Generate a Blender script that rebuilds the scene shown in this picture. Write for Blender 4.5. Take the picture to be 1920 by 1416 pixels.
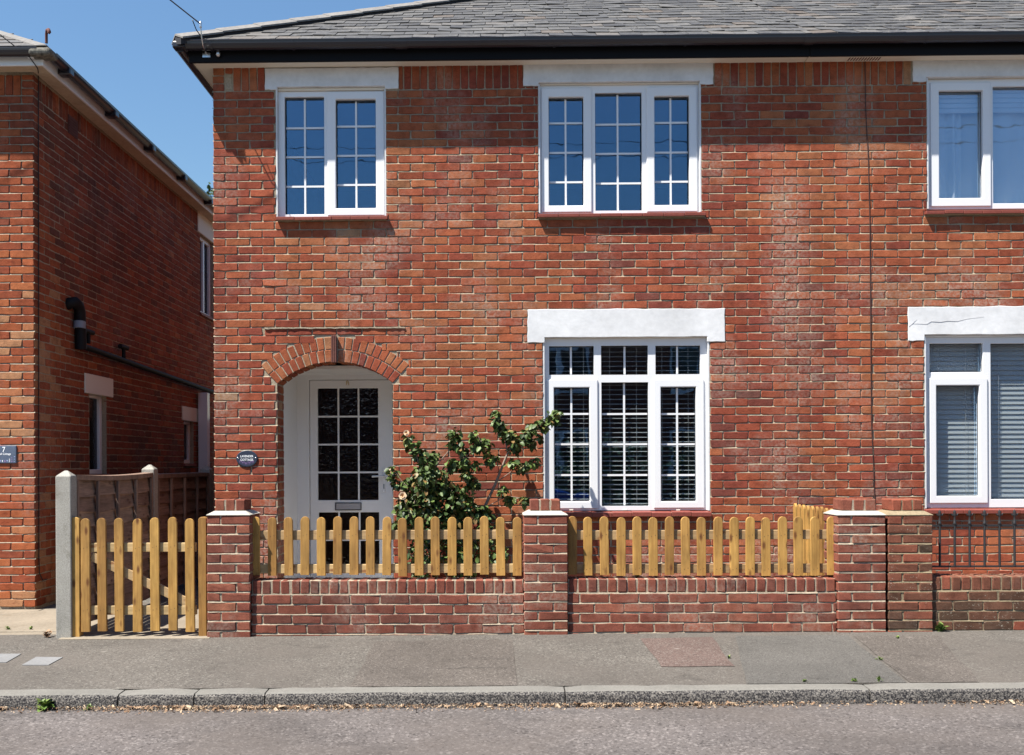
import bpy, bmesh, math, random
from mathutils import Vector, Matrix
random.seed(11)
RND = random.Random(5)
scene = bpy.context.scene
for o in list(bpy.data.objects):
    bpy.data.objects.remove(o, do_unlink=True)
col = scene.collection
R = math.radians

# ------------------------------------------------------------------ camera
F_PX, PPX, PPY = 1900.0, 902.0, 870.0            # focal length and principal point in pixels of the 1920 x 1416 photograph
CAM = Vector((0, -9.2, 1.31))
YAW, ROLL = 0.015, 0.0045
FWD = Vector((-math.sin(YAW), math.cos(YAW), 0))
RT0 = Vector((math.cos(YAW), math.sin(YAW), 0))
UP0 = Vector((0, 0, 1))
RIGHT = math.cos(ROLL) * RT0 - math.sin(ROLL) * UP0
UP = math.cos(ROLL) * UP0 + math.sin(ROLL) * RT0
cd = bpy.data.cameras.new('camera')
cam = bpy.data.objects.new('camera', cd)
col.objects.link(cam)
m = Matrix((RIGHT, UP, -FWD)).transposed().to_4x4()
m.translation = CAM
cam.matrix_world = m
cd.sensor_fit = 'HORIZONTAL'; cd.sensor_width = 36.0
cd.lens = F_PX / 1920 * 36
cd.shift_x = (960 - PPX) / 1920
cd.shift_y = (PPY - 708) / 1920
cd.clip_start = 0.05; cd.clip_end = 2000
cd.dof.use_dof = True; cd.dof.focus_distance = 9.0; cd.dof.aperture_fstop = 3.5
scene.camera = cam

# ------------------------------------------------------------------ sky, sun, exposure
SUN = Vector((-0.44, -0.30, 0.93)).normalized()   # direction towards the sun
world = bpy.data.worlds.new('World'); scene.world = world
world.use_nodes = True
wn = world.node_tree; wn.nodes.clear()
sky = wn.nodes.new('ShaderNodeTexSky'); sky.sky_type = 'NISHITA'; sky.sun_disc = False
sky.sun_elevation = math.asin(SUN.z)
sky.sun_rotation = math.atan2(SUN.x, SUN.y)
sky.altitude = 0; sky.air_density = 1.7; sky.dust_density = 0.0; sky.ozone_density = 10.0
bg = wn.nodes.new('ShaderNodeBackground'); bg.inputs['Strength'].default_value = 0.059
wo = wn.nodes.new('ShaderNodeOutputWorld')
wn.links.new(sky.outputs[0], bg.inputs[0]); wn.links.new(bg.outputs[0], wo.inputs[0])
sd = bpy.data.lights.new('sun', 'SUN'); sd.energy = 5.0; sd.angle = R(0.53); sd.color = (1.0, 0.94, 0.84)
sun = bpy.data.objects.new('sun', sd); col.objects.link(sun)
sun.rotation_euler = SUN.to_track_quat('Z', 'Y').to_euler(); sun.location = (-10, -8, 20)
vs = scene.view_settings
vs.view_transform = 'Standard'; vs.look = 'None'; vs.gamma = 1; vs.use_curve_mapping = False
vs.exposure = 1.28
scene.render.film_transparent = False
scene.cycles.max_bounces = 8; scene.cycles.transparent_max_bounces = 16
scene.cycles.sample_clamp_indirect = 6

# ------------------------------------------------------------------ measuring: photograph pixel -> point on a plane of the place
def ray(px, py):
    return (FWD + RIGHT * ((px - PPX) / F_PX) + UP * ((PPY - py) / F_PX))
def at(px, py, Y=0.0):
    d = ray(px, py); return CAM + d * ((Y - CAM.y) / d.y)
def at_x(px, py, X):
    d = ray(px, py); return CAM + d * ((X - CAM.x) / d.x)
SLOPE, FALL, Y_WALL = 0.006, 0.018, -1.45
def pave_z(x, y): return SLOPE * x + (y - Y_WALL) * FALL
def at_pave(px, py, dz=0.0):
    d = ray(px, py)
    k = (SLOPE * CAM.x + (CAM.y - Y_WALL) * FALL + dz - CAM.z) / (d.z - SLOPE * d.x - FALL * d.y)
    return CAM + d * k
def X(px, Y=0.0, py=700): return at(px, py, Y).x
def Z(py, Y=0.0, px=900): return at(px, py, Y).z

# ------------------------------------------------------------------ materials
def mat(name, color=(.5, .5, .5), rough=.7, spec=.4, metal=0.0):
    ma = bpy.data.materials.new(name); ma.use_nodes = True
    b = ma.node_tree.nodes['Principled BSDF']
    b.inputs['Base Color'].default_value = (*color, 1); b.inputs['Roughness'].default_value = rough
    b.inputs['Specular IOR Level'].default_value = spec; b.inputs['Metallic'].default_value = metal
    return ma
class N:
    """tiny helper for node trees"""
    def __init__(s, ma): s.t = ma.node_tree; s.b = s.t.nodes['Principled BSDF']
    def n(s, typ, **kw):
        x = s.t.nodes.new(typ)
        for k, v in kw.items(): setattr(x, k, v)
        return x
    def l(s, a, b): s.t.links.new(a, b)
    def pos(s): return s.n('ShaderNodeNewGeometry').outputs['Position']
    def objc(s): return s.n('ShaderNodeTexCoord').outputs['Object']
    def mapping(s, v, scale=(1, 1, 1), loc=None):
        x = s.n('ShaderNodeMapping'); s.l(v, x.inputs['Vector']); x.inputs['Scale'].default_value = scale
        if loc is not None: s.l(loc, x.inputs['Location'])
        return x.outputs[0]
    def noise(s, v, scale, detail=3, rough=.55, dist=0.0):
        x = s.n('ShaderNodeTexNoise'); s.l(v, x.inputs['Vector'])
        x.inputs['Scale'].default_value = scale; x.inputs['Detail'].default_value = detail
        x.inputs['Roughness'].default_value = rough; x.inputs['Distortion'].default_value = dist
        return x.outputs['Fac']
    def voro(s, v, scale, feature='F1', out='Distance'):
        x = s.n('ShaderNodeTexVoronoi', feature=feature); s.l(v, x.inputs['Vector']); x.inputs['Scale'].default_value = scale
        return x.outputs[out]
    def ramp(s, f, stops, interp='LINEAR'):
        x = s.n('ShaderNodeValToRGB'); s.l(f, x.inputs[0]); cr = x.color_ramp; cr.interpolation = interp
        while len(cr.elements) < len(stops): cr.elements.new(.5)
        for e, (p, c) in zip(cr.elements, stops):
            e.position = p; e.color = (c, c, c, 1) if isinstance(c, (int, float)) else (*c, 1)
        return x.outputs[0]
    def mix(s, f, a, b, mode='MIX'):
        x = s.n('ShaderNodeMix', data_type='RGBA', blend_type=mode)
        for sock, v in ((x.inputs[0], f), (x.inputs[6], a), (x.inputs[7], b)):
            if isinstance(v, (int, float)): sock.default_value = v
            elif isinstance(v, tuple): sock.default_value = (*v, 1)
            else: s.l(v, sock)
        return x.outputs[2]
    def math(s, op, a, b=0.0, c=0.0):
        x = s.n('ShaderNodeMath', operation=op)
        for sock, v in zip(x.inputs, (a, b, c)):
            if isinstance(v, (int, float)): sock.default_value = v
            else: s.l(v, sock)
        return x.outputs[0]
    def bump(s, h, strength=.5, dist=.003, normal=None):
        x = s.n('ShaderNodeBump'); x.inputs['Strength'].default_value = strength; x.inputs['Distance'].default_value = dist
        s.l(h, x.inputs['Height'])
        if normal is not None: s.l(normal, x.inputs['Normal'])
        return x.outputs[0]
    def color(s, c): s.l(c, s.b.inputs['Base Color'])
    def normal(s, c): s.l(c, s.b.inputs['Normal'])
    def attr(s, name): return s.n('ShaderNodeAttribute', attribute_name=name).outputs['Fac']
    def rnd(s): return s.n('ShaderNodeObjectInfo').outputs['Random']

def brick_mat(name, stops, eff=.35, eff_col=(.36, .30, .27), lichen=0.0, bump=.5, eff_scale=1.3, eff_lo=.52, band=None):
    ma = mat(name, rough=.9, spec=.15); k = N(ma); p = k.pos()
    base = k.ramp(k.attr('tint'), stops)
    big = k.noise(p, 14, 4, .6); fine = k.noise(p, 160, 3, .65)
    c = k.mix(1.0, base, k.ramp(big, [(.25, .68), (.5, 1.0), (.75, 1.22)]), 'MULTIPLY')
    c = k.mix(1.0, c, k.ramp(fine, [(.28, .62), (.5, 1.0), (.72, 1.25)]), 'MULTIPLY')
    # kiln marks: darker bands on some bricks
    kiln = k.ramp(k.noise(k.mapping(p, (5, 5, 16)), 1.6, 2, .5), [(.62, 0.0), (.70, .5)])
    c = k.mix(kiln, c, k.mix(1.0, c, (.62, .45, .48), 'MULTIPLY'))
    patch = k.ramp(k.noise(p, eff_scale, 3, .6), [(eff_lo, 0.0), (eff_lo + .16, 1.0)])
    spk = k.ramp(k.noise(p, 38, 5, .75), [(.40, 0.0), (.62, 1.0)])
    if band is not None:
        sx = k.n('ShaderNodeSeparateXYZ'); k.l(p, sx.inputs[0])
        d = k.math('ABSOLUTE', k.math('SUBTRACT', sx.outputs[0], band[0])); d = k.math('ADD', d, k.math('MULTIPLY', k.noise(p, 3.0, 3), .35))
        bx = k.ramp(d, [(band[1] * .45 + .12, 1.0), (band[1] + .22, 0.0)])
        bz = k.ramp(k.math('MULTIPLY', sx.outputs[2], .2), [(.40, .25), (.52, 1.0), (.76, 1.0), (.80, .0)])
        patch = k.math('MAXIMUM', patch, k.math('MULTIPLY', bx, bz))
    streak = k.ramp(k.noise(k.mapping(p, (2.6, 2.6, .35)), 1.0, 4, .6), [(.3, .84), (.7, 1.14)])
    c = k.mix(1.0, c, streak, 'MULTIPLY')
    c = k.mix(k.math('MULTIPLY', k.math('MULTIPLY', patch, spk), eff), c, eff_col)
    pits = k.ramp(k.voro(p, 55), [(.05, 1.0), (.13, 0.0)])
    pm = k.ramp(k.noise(p, 21, 2), [(.60, 0.0), (.66, 1.0)])
    pit = k.math('MULTIPLY', pits, pm)
    c = k.mix(k.math('MULTIPLY', pit, .75), c, (.08, .03, .02))
    if lichen:
        li = k.ramp(k.noise(p, 75, 4, .8), [(.60, 0.0), (.66, 1.0)])
        lm = k.ramp(k.noise(p, 6, 3), [(.45, 0.0), (.6, 1.0)])
        c = k.mix(k.math('MULTIPLY', k.math('MULTIPLY', li, lm), lichen), c, (.58, .55, .46))
    k.color(c)
    h = k.math('ADD', k.noise(p, 42, 5, .7), k.math('MULTIPLY', fine, .5))
    h = k.math('SUBTRACT', h, k.math('MULTIPLY', pit, .9))
    k.normal(k.bump(h, bump, .004))
    return ma
HOUSE_STOPS = [(0.0, (.140, .058, .046)), (.18, (.185, .046, .033)), (.42, (.235, .057, .032)), (.66, (.285, .082, .038)), (.86, (.315, .118, .054)), (1.0, (.325, .180, .100))]
M_BRICK = brick_mat('house_brick', HOUSE_STOPS, eff=.68, eff_col=(.36, .275, .225), eff_lo=.50, bump=.6, band=(at(1478, 500).x, .22))
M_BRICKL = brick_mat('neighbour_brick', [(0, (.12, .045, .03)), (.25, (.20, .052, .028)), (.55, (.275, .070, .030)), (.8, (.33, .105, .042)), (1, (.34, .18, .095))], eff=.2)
M_WALLBRICK = brick_mat('garden_wall_brick', [(0, (.115, .052, .040)), (.4, (.172, .055, .038)), (.75, (.215, .074, .048)), (1, (.25, .10, .06))], eff=.5, eff_col=(.34, .275, .225), bump=.35, eff_scale=2.4, eff_lo=.5)
M_OLDBRICK = brick_mat('weathered_brick', [(0, (.065, .042, .029)), (.3, (.118, .054, .035)), (.55, (.195, .064, .040)), (.8, (.245, .064, .038)), (1, (.28, .11, .052))], eff=.2, lichen=.75, bump=.5)

def grain_mat(name, c1, c2, scale=30, bump=.4, dist=.004, rough=.9, c3=None):
    ma = mat(name, rough=rough, spec=.2); k = N(ma); p = k.pos()
    f = k.noise(p, scale, 6, .7); g = k.noise(p, 2.2, 4, .6)
    c = k.mix(k.ramp(f, [(.3, 0.0), (.7, 1.0)]), c1, c2)
    c = k.mix(1.0, c, k.ramp(g, [(.3, .85), (.7, 1.12)]), 'MULTIPLY')
    if c3: c = k.mix(k.ramp(k.noise(p, 5, 5, .7), [(.55, 0.0), (.7, .6)]), c, c3)
    k.color(c); k.normal(k.bump(f, bump, dist)); return ma
M_MORTAR = grain_mat('lime_mortar', (.22, .18, .13), (.385, .32, .235), 60, .6, .005)
M_MORTARW = grain_mat('pale_mortar', (.235, .192, .142), (.41, .345, .262), 60, .6, .005)
M_MORTARO = grain_mat('sandy_mortar', (.17, .135, .085), (.29, .235, .155), 60, .6, .005)
M_CEMENT = grain_mat('flaunching_cement', (.32, .30, .26), (.44, .415, .37), 50, .4, .004)
M_RENDER = grain_mat('white_masonry_paint', (.58, .59, .605), (.66, .67, .69), 22, .4, .004, .8)
M_CONC = grain_mat('concrete_post', (.20, .192, .172), (.40, .385, .35), 120, .8, .004, c3=(.12, .11, .08))
M_SLAB = grain_mat('pale_slab', (.175, .148, .115), (.25, .215, .17), 45, .3, .004, c3=(.13, .105, .072))
M_COVER = grain_mat('cover_concrete', (.15, .153, .157), (.20, .20, .205), 60, .3, .003)

def asphalt(name, dark, light, stone, sc=1.0, tone=((.3, .8), (.7, 1.18)), warm=None):
    ma = mat(name, rough=.92, spec=.25); k = N(ma); p = k.pos()
    f = k.noise(p, 130 * sc, 3, .7); v = k.voro(p, 95 * sc, out='Color')
    sep = k.n('ShaderNodeSeparateColor'); k.l(v, sep.inputs[0])
    c = k.mix(k.ramp(f, [(.32, 0.0), (.68, 1.0)]), dark, light)
    c = k.mix(k.ramp(sep.outputs[0], [(.80, 0.0), (.92, .85)]), c, stone)
    c = k.mix(k.ramp(sep.outputs[1], [(.84, 0.0), (.95, .8)]), c, tuple(x * .45 for x in dark))
    c = k.mix(1.0, c, k.ramp(k.noise(p, 1.1, 5, .62), [(tone[0][0], tone[0][1]), (tone[1][0], tone[1][1])]), 'MULTIPLY')
    if warm: c = k.mix(k.ramp(k.noise(p, .8, 4, .6), [(.42, 0.0), (.62, .55)]), c, warm)
    st = k.ramp(k.noise(p, 3.6, 4, .65), [(.60, 0.0), (.70, .5)]); c = k.mix(st, c, tuple(x * .62 for x in dark))
    gum = k.math('MULTIPLY', k.ramp(k.voro(p, 2.3), [(.035, .8), (.06, 0.0)]), k.ramp(k.noise(p, 9, 2), [(.45, 0.0), (.55, 1.0)])); c = k.mix(gum, c, tuple(x * 1.15 for x in stone))
    k.color(c)
    k.normal(k.bump(k.math('ADD', f, k.math('MULTIPLY', sep.outputs[0], .4)), .6, .004)); return ma
M_PAVE = asphalt('pavement_asphalt', (.076, .069, .062), (.111, .100, .089), (.165, .155, .138), 1.0, warm=(.100, .088, .078))
M_PATCH1 = asphalt('brown_asphalt', (.070, .061, .054), (.102, .089, .079), (.16, .142, .128), 1.2)
M_PATCH2 = asphalt('red_asphalt', (.086, .060, .053), (.118, .084, .074), (.17, .145, .13), 1.2)
M_PATCH3 = asphalt('grey_asphalt', (.073, .069, .064), (.098, .093, .086), (.14, .134, .124), 1.6)
M_ROAD = asphalt('road_asphalt', (.071, .063, .061), (.121, .108, .104), (.185, .167, .160), .85, tone=((.30, .70), (.70, 1.30)), warm=(.100, .085, .077))
M_KERB = mat('kerb_granite', rough=.9, spec=.25); k = N(M_KERB); p = k.pos()
f = k.noise(p, 105, 3, .8); c = k.ramp(f, [(.42, (.016, .016, .020)), (.50, (.075, .070, .067)), (.59, (.24, .222, .20))])
k.color(c); k.normal(k.bump(f, .9, .008))
M_KERBTOP = grain_mat('worn_kerb_top', (.125, .12, .11), (.19, .182, .166), 70, .5, .004)

def wood_mat(name, c1, c2, dark, knots=True, scale=1.0, axis=2, var=1.0):
    ax = lambda a, b: tuple(b if i == axis else a for i in range(3))
    ma = mat(name, rough=.65, spec=.3); k = N(ma); o = k.objc(); r = k.rnd()
    off = k.n('ShaderNodeCombineXYZ'); k.l(k.math('MULTIPLY', r, 37.0), off.inputs[0]); k.l(k.math('MULTIPLY', r, 91.0), off.inputs[2])
    v = k.mapping(o, (1, 1, 1), off.outputs[0])
    g = k.noise(k.mapping(v, ax(55 * scale, 2.6)), 1.0, 4, .6, 1.2)
    b = k.noise(k.mapping(v, ax(9, 3.5)), 1.0, 3, .6)
    c = k.mix(k.ramp(g, [(.3, 0.0), (.7, 1.0)]), c1, c2)
    c = k.mix(1.0, c, k.ramp(b, [(.3, .66), (.7, 1.2)]), 'MULTIPLY')
    c = k.mix(1.0, c, k.ramp(r, [(0, (.70, .64, .62)), (.35, (.95, .93, .95)), (.7, (1.02, 1.02, 1.0)), (1, (1.16, 1.18, 1.15))]), 'MULTIPLY')
    if knots:
        kn = k.ramp(k.voro(k.mapping(v, ax(14, 5.5)), 1.0), [(.10, 1.0), (.24, 0.0)])
        c = k.mix(k.math('MULTIPLY', kn, .95), c, dark)
    k.color(c); k.normal(k.bump(g, .25, .002)); return ma
M_PICKET = wood_mat('treated_softwood', (.305, .160, .042), (.45, .262, .076), (.12, .045, .014))
M_RAILW = wood_mat('pale_softwood', (.36, .245, .118), (.46, .335, .175), (.22, .10, .038), axis=0)
M_FENCE = wood_mat('weathered_fence_wood', (.17, .112, .085), (.30, .205, .158), (.08, .04, .03), knots=False)
M_BOARD = wood_mat('weathered_lap_board', (.16, .105, .080), (.33, .225, .175), (.08, .04, .03), knots=True, axis=1)

M_UPVC = mat('white_upvc', (.71, .72, .745), .28, .5)
M_DOOR = mat('white_door_skin', (.80, .79, .79), .35, .5)
M_CREAM = mat('cream_paint', (.70, .66, .58), .6, .3)
M_FASCIA = mat('black_upvc', (.016, .016, .024), .28, .65)
M_FBOARD = mat('black_fascia_board', (.005, .005, .007), .6, .15)
M_GASKET = mat('rubber_gasket', (.012, .012, .012), .6)
M_IRON = mat('black_iron', (.022, .022, .024), .5, .5)
M_TILE = grain_mat('quarry_tile', (.16, .042, .034), (.225, .062, .045), 40, .3, .003, .55)
M_KEY = grain_mat('dark_clay_tile', (.10, .045, .04), (.16, .07, .055), 40, .3, .003, .4)
M_STEEL = mat('steel', (.62, .63, .65), .3, .5, 1.0)
M_CHROME = mat('satin_chrome', (.62, .63, .66), .35, .5, .9)
M_BRASS = mat('aged_brass', (.60, .45, .20), .4, .5, .8)
M_NAVY = mat('navy_slate', (.022, .030, .055), .45, .4)
M_SLATEP = grain_mat('grey_slate_plaque', (.075, .10, .155), (.11, .14, .20), 60, .2, .002, .5)
M_WHITE = mat('white_lettering', (.85, .87, .9), .5)
M_LILAC = mat('lilac_paint', (.30, .19, .42), .5)
M_GREENP = mat('stem_paint', (.12, .20, .16), .5)
M_PALEBLUE = mat('pale_blue_paint', (.30, .36, .60), .5)
M_RUST = mat('rusted_iron', (.10, .035, .03), .8)
M_ROOM = mat('room_plaster', (.20, .19, .18), .9)
M_CEIL = mat('room_ceiling', (.35, .34, .33), .9)
M_BLIND = mat('blind_slat_white', (.72, .74, .76), .4, .5)
M_CORD = mat('blind_cord', (.7, .7, .7), .8)
M_SOIL = grain_mat('garden_soil', (.05, .035, .022), (.11, .08, .05), 50, .8, .02)
M_GROUND = grain_mat('far_ground', (.10, .09, .06), (.15, .13, .09), 3, .3, .02)
M_PIPE = mat('black_pipe', (.008, .008, .010), .65, .2)
M_BARK = grain_mat('rose_bark', (.17, .125, .10), (.33, .26, .21), 90, .5, .003)
M_CARBLUE = mat('blue_car_paint', (.015, .06, .30), .2, .6); M_CARBLUE.node_tree.nodes['Principled BSDF'].inputs['Coat Weight'].default_value = .6
M_DARKGLASS = mat('dark_glass', (.01, .012, .014), .05, .6)
M_RUBBER = mat('tyre_rubber', (.02, .02, .02), .8)
M_OPPB = grain_mat('opposite_brick', (.12, .04, .026), (.20, .07, .042), 14, .3, .004)
M_CRACK = mat('crack_grey', (.25, .24, .25), .9)
M_CRACKD = mat('crack_dirt', (.045, .042, .038), .95)
M_CABLE = mat('black_cable', (.015, .012, .012), .6)
M_CABLEB = mat('brown_cable', (.05, .022, .018), .6)

M_SLATE = mat('roof_slate', rough=.6, spec=.45); k = N(M_SLATE); p = k.pos()
c = k.ramp(k.attr('tint'), [(0, (.044, .042, .042)), (.35, (.066, .064, .062)), (.7, (.088, .085, .081)), (.9, (.118, .109, .099)), (1, (.095, .076, .060))])
f = k.noise(p, 22, 5, .7)
c = k.mix(1.0, c, k.ramp(f, [(.3, .70), (.7, 1.22)]), 'MULTIPLY')
li = k.math('MULTIPLY', k.ramp(k.noise(p, 33, 5, .8), [(.55, 0.0), (.66, 1.0)]), k.ramp(k.noise(p, 1.6, 4, .6), [(.42, 0.0), (.58, .9)]))
c = k.mix(li, c, (.24, .225, .19))
ru = k.math('MULTIPLY', k.ramp(k.noise(p, 26, 4, .7), [(.58, 0.0), (.68, .8)]), k.ramp(k.noise(p, 2.3, 4, .6), [(.44, 0.0), (.58, .85)]))
c = k.mix(ru, c, (.10, .072, .052))
k.color(c); k.normal(k.bump(f, .5, .004))
M_HIP = grain_mat('lead_grey_hip', (.14, .135, .13), (.225, .215, .205), 25, .3, .004)
M_HIPD = mat('painted_hip_shadow', (.02, .02, .025), .8)

def glass_mat(name, tint=(.42, .68, 1.0), lo=.125, hi=.5, dark=(0.9, 0.92, 0.92), rough=0.0, wave=(3.0, .0010)):
    ma = bpy.data.materials.new(name); ma.use_nodes = True; t = ma.node_tree; t.nodes.clear()
    tr = t.nodes.new('ShaderNodeBsdfTransparent'); tr.inputs[0].default_value = (*dark, 1)
    gl = t.nodes.new('ShaderNodeBsdfGlossy'); gl.inputs['Color'].default_value = (*tint, 1); gl.inputs['Roughness'].default_value = rough
    ge = t.nodes.new('ShaderNodeNewGeometry'); nz = t.nodes.new('ShaderNodeTexNoise'); nz.inputs['Scale'].default_value = wave[0]; t.links.new(ge.outputs['Position'], nz.inputs['Vector'])
    bu = t.nodes.new('ShaderNodeBump'); bu.inputs['Strength'].default_value = 1.0; bu.inputs['Distance'].default_value = wave[1]; t.links.new(nz.outputs['Fac'], bu.inputs['Height']); t.links.new(bu.outputs[0], gl.inputs['Normal'])
    fr = t.nodes.new('ShaderNodeLayerWeight'); fr.inputs[0].default_value = .35
    mr = t.nodes.new('ShaderNodeMapRange'); mr.inputs[3].default_value = lo; mr.inputs[4].default_value = hi
    mx = t.nodes.new('ShaderNodeMixShader'); out = t.nodes.new('ShaderNodeOutputMaterial')
    t.links.new(fr.outputs['Facing'], mr.inputs[0]); t.links.new(mr.outputs[0], mx.inputs[0])
    t.links.new(tr.outputs[0], mx.inputs[1]); t.links.new(gl.outputs[0], mx.inputs[2]); t.links.new(mx.outputs[0], out.inputs[0])
    return ma
M_GLASS = glass_mat('window_glass')
M_GLASSD = glass_mat('door_glass', tint=(.8, .88, 1), lo=.06, hi=.2, dark=(.25, .25, .28), rough=.04, wave=(26.0, .004))

def leaf_mat(name, c1, c2, rough=.38, trans=.25):
    ma = mat(name, rough=rough, spec=.35); k = N(ma)
    a = k.attr('tint')
    k.color(k.ramp(a, [(0, c1), (.8, c2), (1, (.17, .10, .035))]))
    k.b.inputs['Transmission Weight'].default_value = 0
    return ma
M_LEAF = leaf_mat('rose_leaf', (.018, .036, .011), (.098, .150, .038), rough=.5)
M_WEED = leaf_mat('weed_leaf', (.07, .13, .03), (.20, .26, .07))
M_HEDGE = leaf_mat('hedge_leaf', (.02, .045, .014), (.06, .10, .03), .6)
M_PETAL = mat('apricot_petal', (.80, .58, .36), .6, .2); k = N(M_PETAL); k.color(k.ramp(k.attr('tint'), [(0, (.58, .45, .32)), (1, (.60, .33, .13))]))
M_LITTER = mat('dry_litter', rough=.9); k = N(M_LITTER); k.color(k.ramp(k.attr('tint'), [(0, (.11, .06, .034)), (.5, (.26, .165, .10)), (1, (.42, .33, .23))]))
M_CURTAIN = mat('white_curtain', (.78, .80, .84), .9)

# ------------------------------------------------------------------ mesh building
W = {}                                            # world position of each object (nothing with children is rotated)
def place(o, parent, loc):
    W[o.name] = Vector(loc)
    col.objects.link(o)
    if parent is not None:
        o.parent = parent; o.location = Vector(loc) - W[parent.name]
    else:
        o.location = loc
    return o
def tag(o, label=None, cat=None, group=None, kind=None):
    if label: o['label'] = label
    if cat: o['category'] = cat; o['kind'] = 'thing'
    if group: o['group'] = group
    if kind: o['kind'] = kind
    return o
def empty(name, loc, label, cat, group=None):
    o = bpy.data.objects.new(name, None); o.empty_display_size = .2
    place(o, None, loc); return tag(o, label, cat, group)
def instance(name, me, parent, loc, rot=(0, 0, 0)):
    o = bpy.data.objects.new(name, me); place(o, parent, loc); o.rotation_euler = rot; return o

class MB:
    def __init__(s): s.v = []; s.f = []; s.t = []; s.smooth = []
    def add(s, verts, faces, tint=.5, smooth=False, M=None):
        n = len(s.v)
        s.v += [tuple(M @ Vector(v)) if M else tuple(v) for v in verts]
        for f in faces: s.f.append(tuple(i + n for i in f)); s.t.append(tint); s.smooth.append(smooth)
        return s
    def box(s, x0, x1, y0, y1, z0, z1, tint=.5, M=None):
        v = [(x0, y0, z0), (x1, y0, z0), (x1, y1, z0), (x0, y1, z0), (x0, y0, z1), (x1, y0, z1), (x1, y1, z1), (x0, y1, z1)]
        return s.add(v, [(0, 3, 2, 1), (4, 5, 6, 7), (0, 1, 5, 4), (1, 2, 6, 5), (2, 3, 7, 6), (3, 0, 4, 7)], tint, M=M)
    def prism(s, pts, d, tint=.5, M=None):
        """outline (list of 3D points, counter-clockwise seen from the front) extruded by vector d"""
        n = len(pts); d = Vector(d)
        v = [tuple(p) for p in pts] + [tuple(Vector(p) + d) for p in pts]
        f = [tuple(range(n)), tuple(range(2 * n - 1, n - 1, -1))] + [(i, i + n, (i + 1) % n + n, (i + 1) % n) for i in range(n)]
        return s.add(v, f, tint, M=M)
    def tube(s, pts, rad, n=8, tint=.5, caps=True, smooth=True):
        pts = [Vector(p) for p in pts]; rad = rad if isinstance(rad, (list, tuple)) else [rad] * len(pts)
        v = []; f = []
        t0 = (pts[1] - pts[0]).normalized(); a = t0.orthogonal().normalized()
        for i, p in enumerate(pts):
            t = (pts[min(i + 1, len(pts) - 1)] - pts[max(i - 1, 0)]).normalized()
            a = (a - t * a.dot(t)).normalized(); b = t.cross(a)
            for j in range(n):
                an = 2 * math.pi * j / n
                v.append(tuple(p + (a * math.cos(an) + b * math.sin(an)) * rad[i]))
        for i in range(len(pts) - 1):
            for j in range(n):
                f.append((i * n + j, i * n + (j + 1) % n, (i + 1) * n + (j + 1) % n, (i + 1) * n + j))
        s.add(v, f, tint, smooth)
        if caps: s.add(v, [tuple(range(n - 1, -1, -1)), tuple(range((len(pts) - 1) * n, len(pts) * n))], tint)
        return s
    def lathe(s, prof, c, n=12, tint=.5, axis='Z'):
        v = []; f = []
        for r, h in prof:
            for j in range(n):
                an = 2 * math.pi * j / n
                q = (r * math.cos(an), r * math.sin(an), h) if axis == 'Z' else ((r * math.cos(an), -h, r * math.sin(an)) if axis == 'Y' else (h, r * math.cos(an), r * math.sin(an)))
                v.append(tuple(Vector(c) + Vector(q)))
        for i in range(len(prof) - 1):
            for j in range(n): f.append((i * n + j, i * n + (j + 1) % n, (i + 1) * n + (j + 1) % n, (i + 1) * n + j))
        return s.add(v, f, tint, True)
    def plate(s, rect, holes, d0, d1, M=None, tint=.5):
        """a slab u0..u1 x z0..z1 with rectangular holes, from depth d0 to d1"""
        u0, u1, z0, z1 = rect
        us = sorted({u0, u1, *[min(max(h[i], u0), u1) for h in holes for i in (0, 1)]})
        zs = sorted({z0, z1, *[min(max(h[i], z0), z1) for h in holes for i in (2, 3)]})
        def solid(i, j):
            if not (0 <= i < len(us) - 1 and 0 <= j < len(zs) - 1): return False
            cu, cz = (us[i] + us[i + 1]) / 2, (zs[j] + zs[j + 1]) / 2
            return not any(h[0] < cu < h[1] and h[2] < cz < h[3] for h in holes)
        idx = {}; v = []; f = []
        def vid(i, j, d):
            if (i, j, d) not in idx: idx[i, j, d] = len(v); v.append((us[i], (d0, d1)[d], zs[j]))
            return idx[i, j, d]
        for i in range(len(us) - 1):
            for j in range(len(zs) - 1):
                if not solid(i, j): continue
                f.append((vid(i, j, 0), vid(i + 1, j, 0), vid(i + 1, j + 1, 0), vid(i, j + 1, 0)))
                f.append((vid(i, j, 1), vid(i, j + 1, 1), vid(i + 1, j + 1, 1), vid(i + 1, j, 1)))
                if not solid(i - 1, j): f.append((vid(i, j, 0), vid(i, j + 1, 0), vid(i, j + 1, 1), vid(i, j, 1)))
                if not solid(i + 1, j): f.append((vid(i + 1, j, 0), vid(i + 1, j, 1), vid(i + 1, j + 1, 1), vid(i + 1, j + 1, 0)))
                if not solid(i, j - 1): f.append((vid(i, j, 0), vid(i, j, 1), vid(i + 1, j, 1), vid(i + 1, j, 0)))
                if not solid(i, j + 1): f.append((vid(i, j + 1, 0), vid(i + 1, j + 1, 0), vid(i + 1, j + 1, 1), vid(i, j + 1, 1)))
        return s.add(v, f, tint, M=M)
    def mesh(s, name, ma, origin=(0, 0, 0)):
        me = bpy.data.meshes.new(name); o = Vector(origin)
        me.from_pydata([tuple(Vector(v) - o) for v in s.v], [], s.f)
        me.materials.append(ma)
        a = me.attributes.new('tint', 'FLOAT', 'FACE'); a.data.foreach_set('value', s.t)
        me.polygons.foreach_set('use_smooth', s.smooth)
        me.update(); return me
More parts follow.
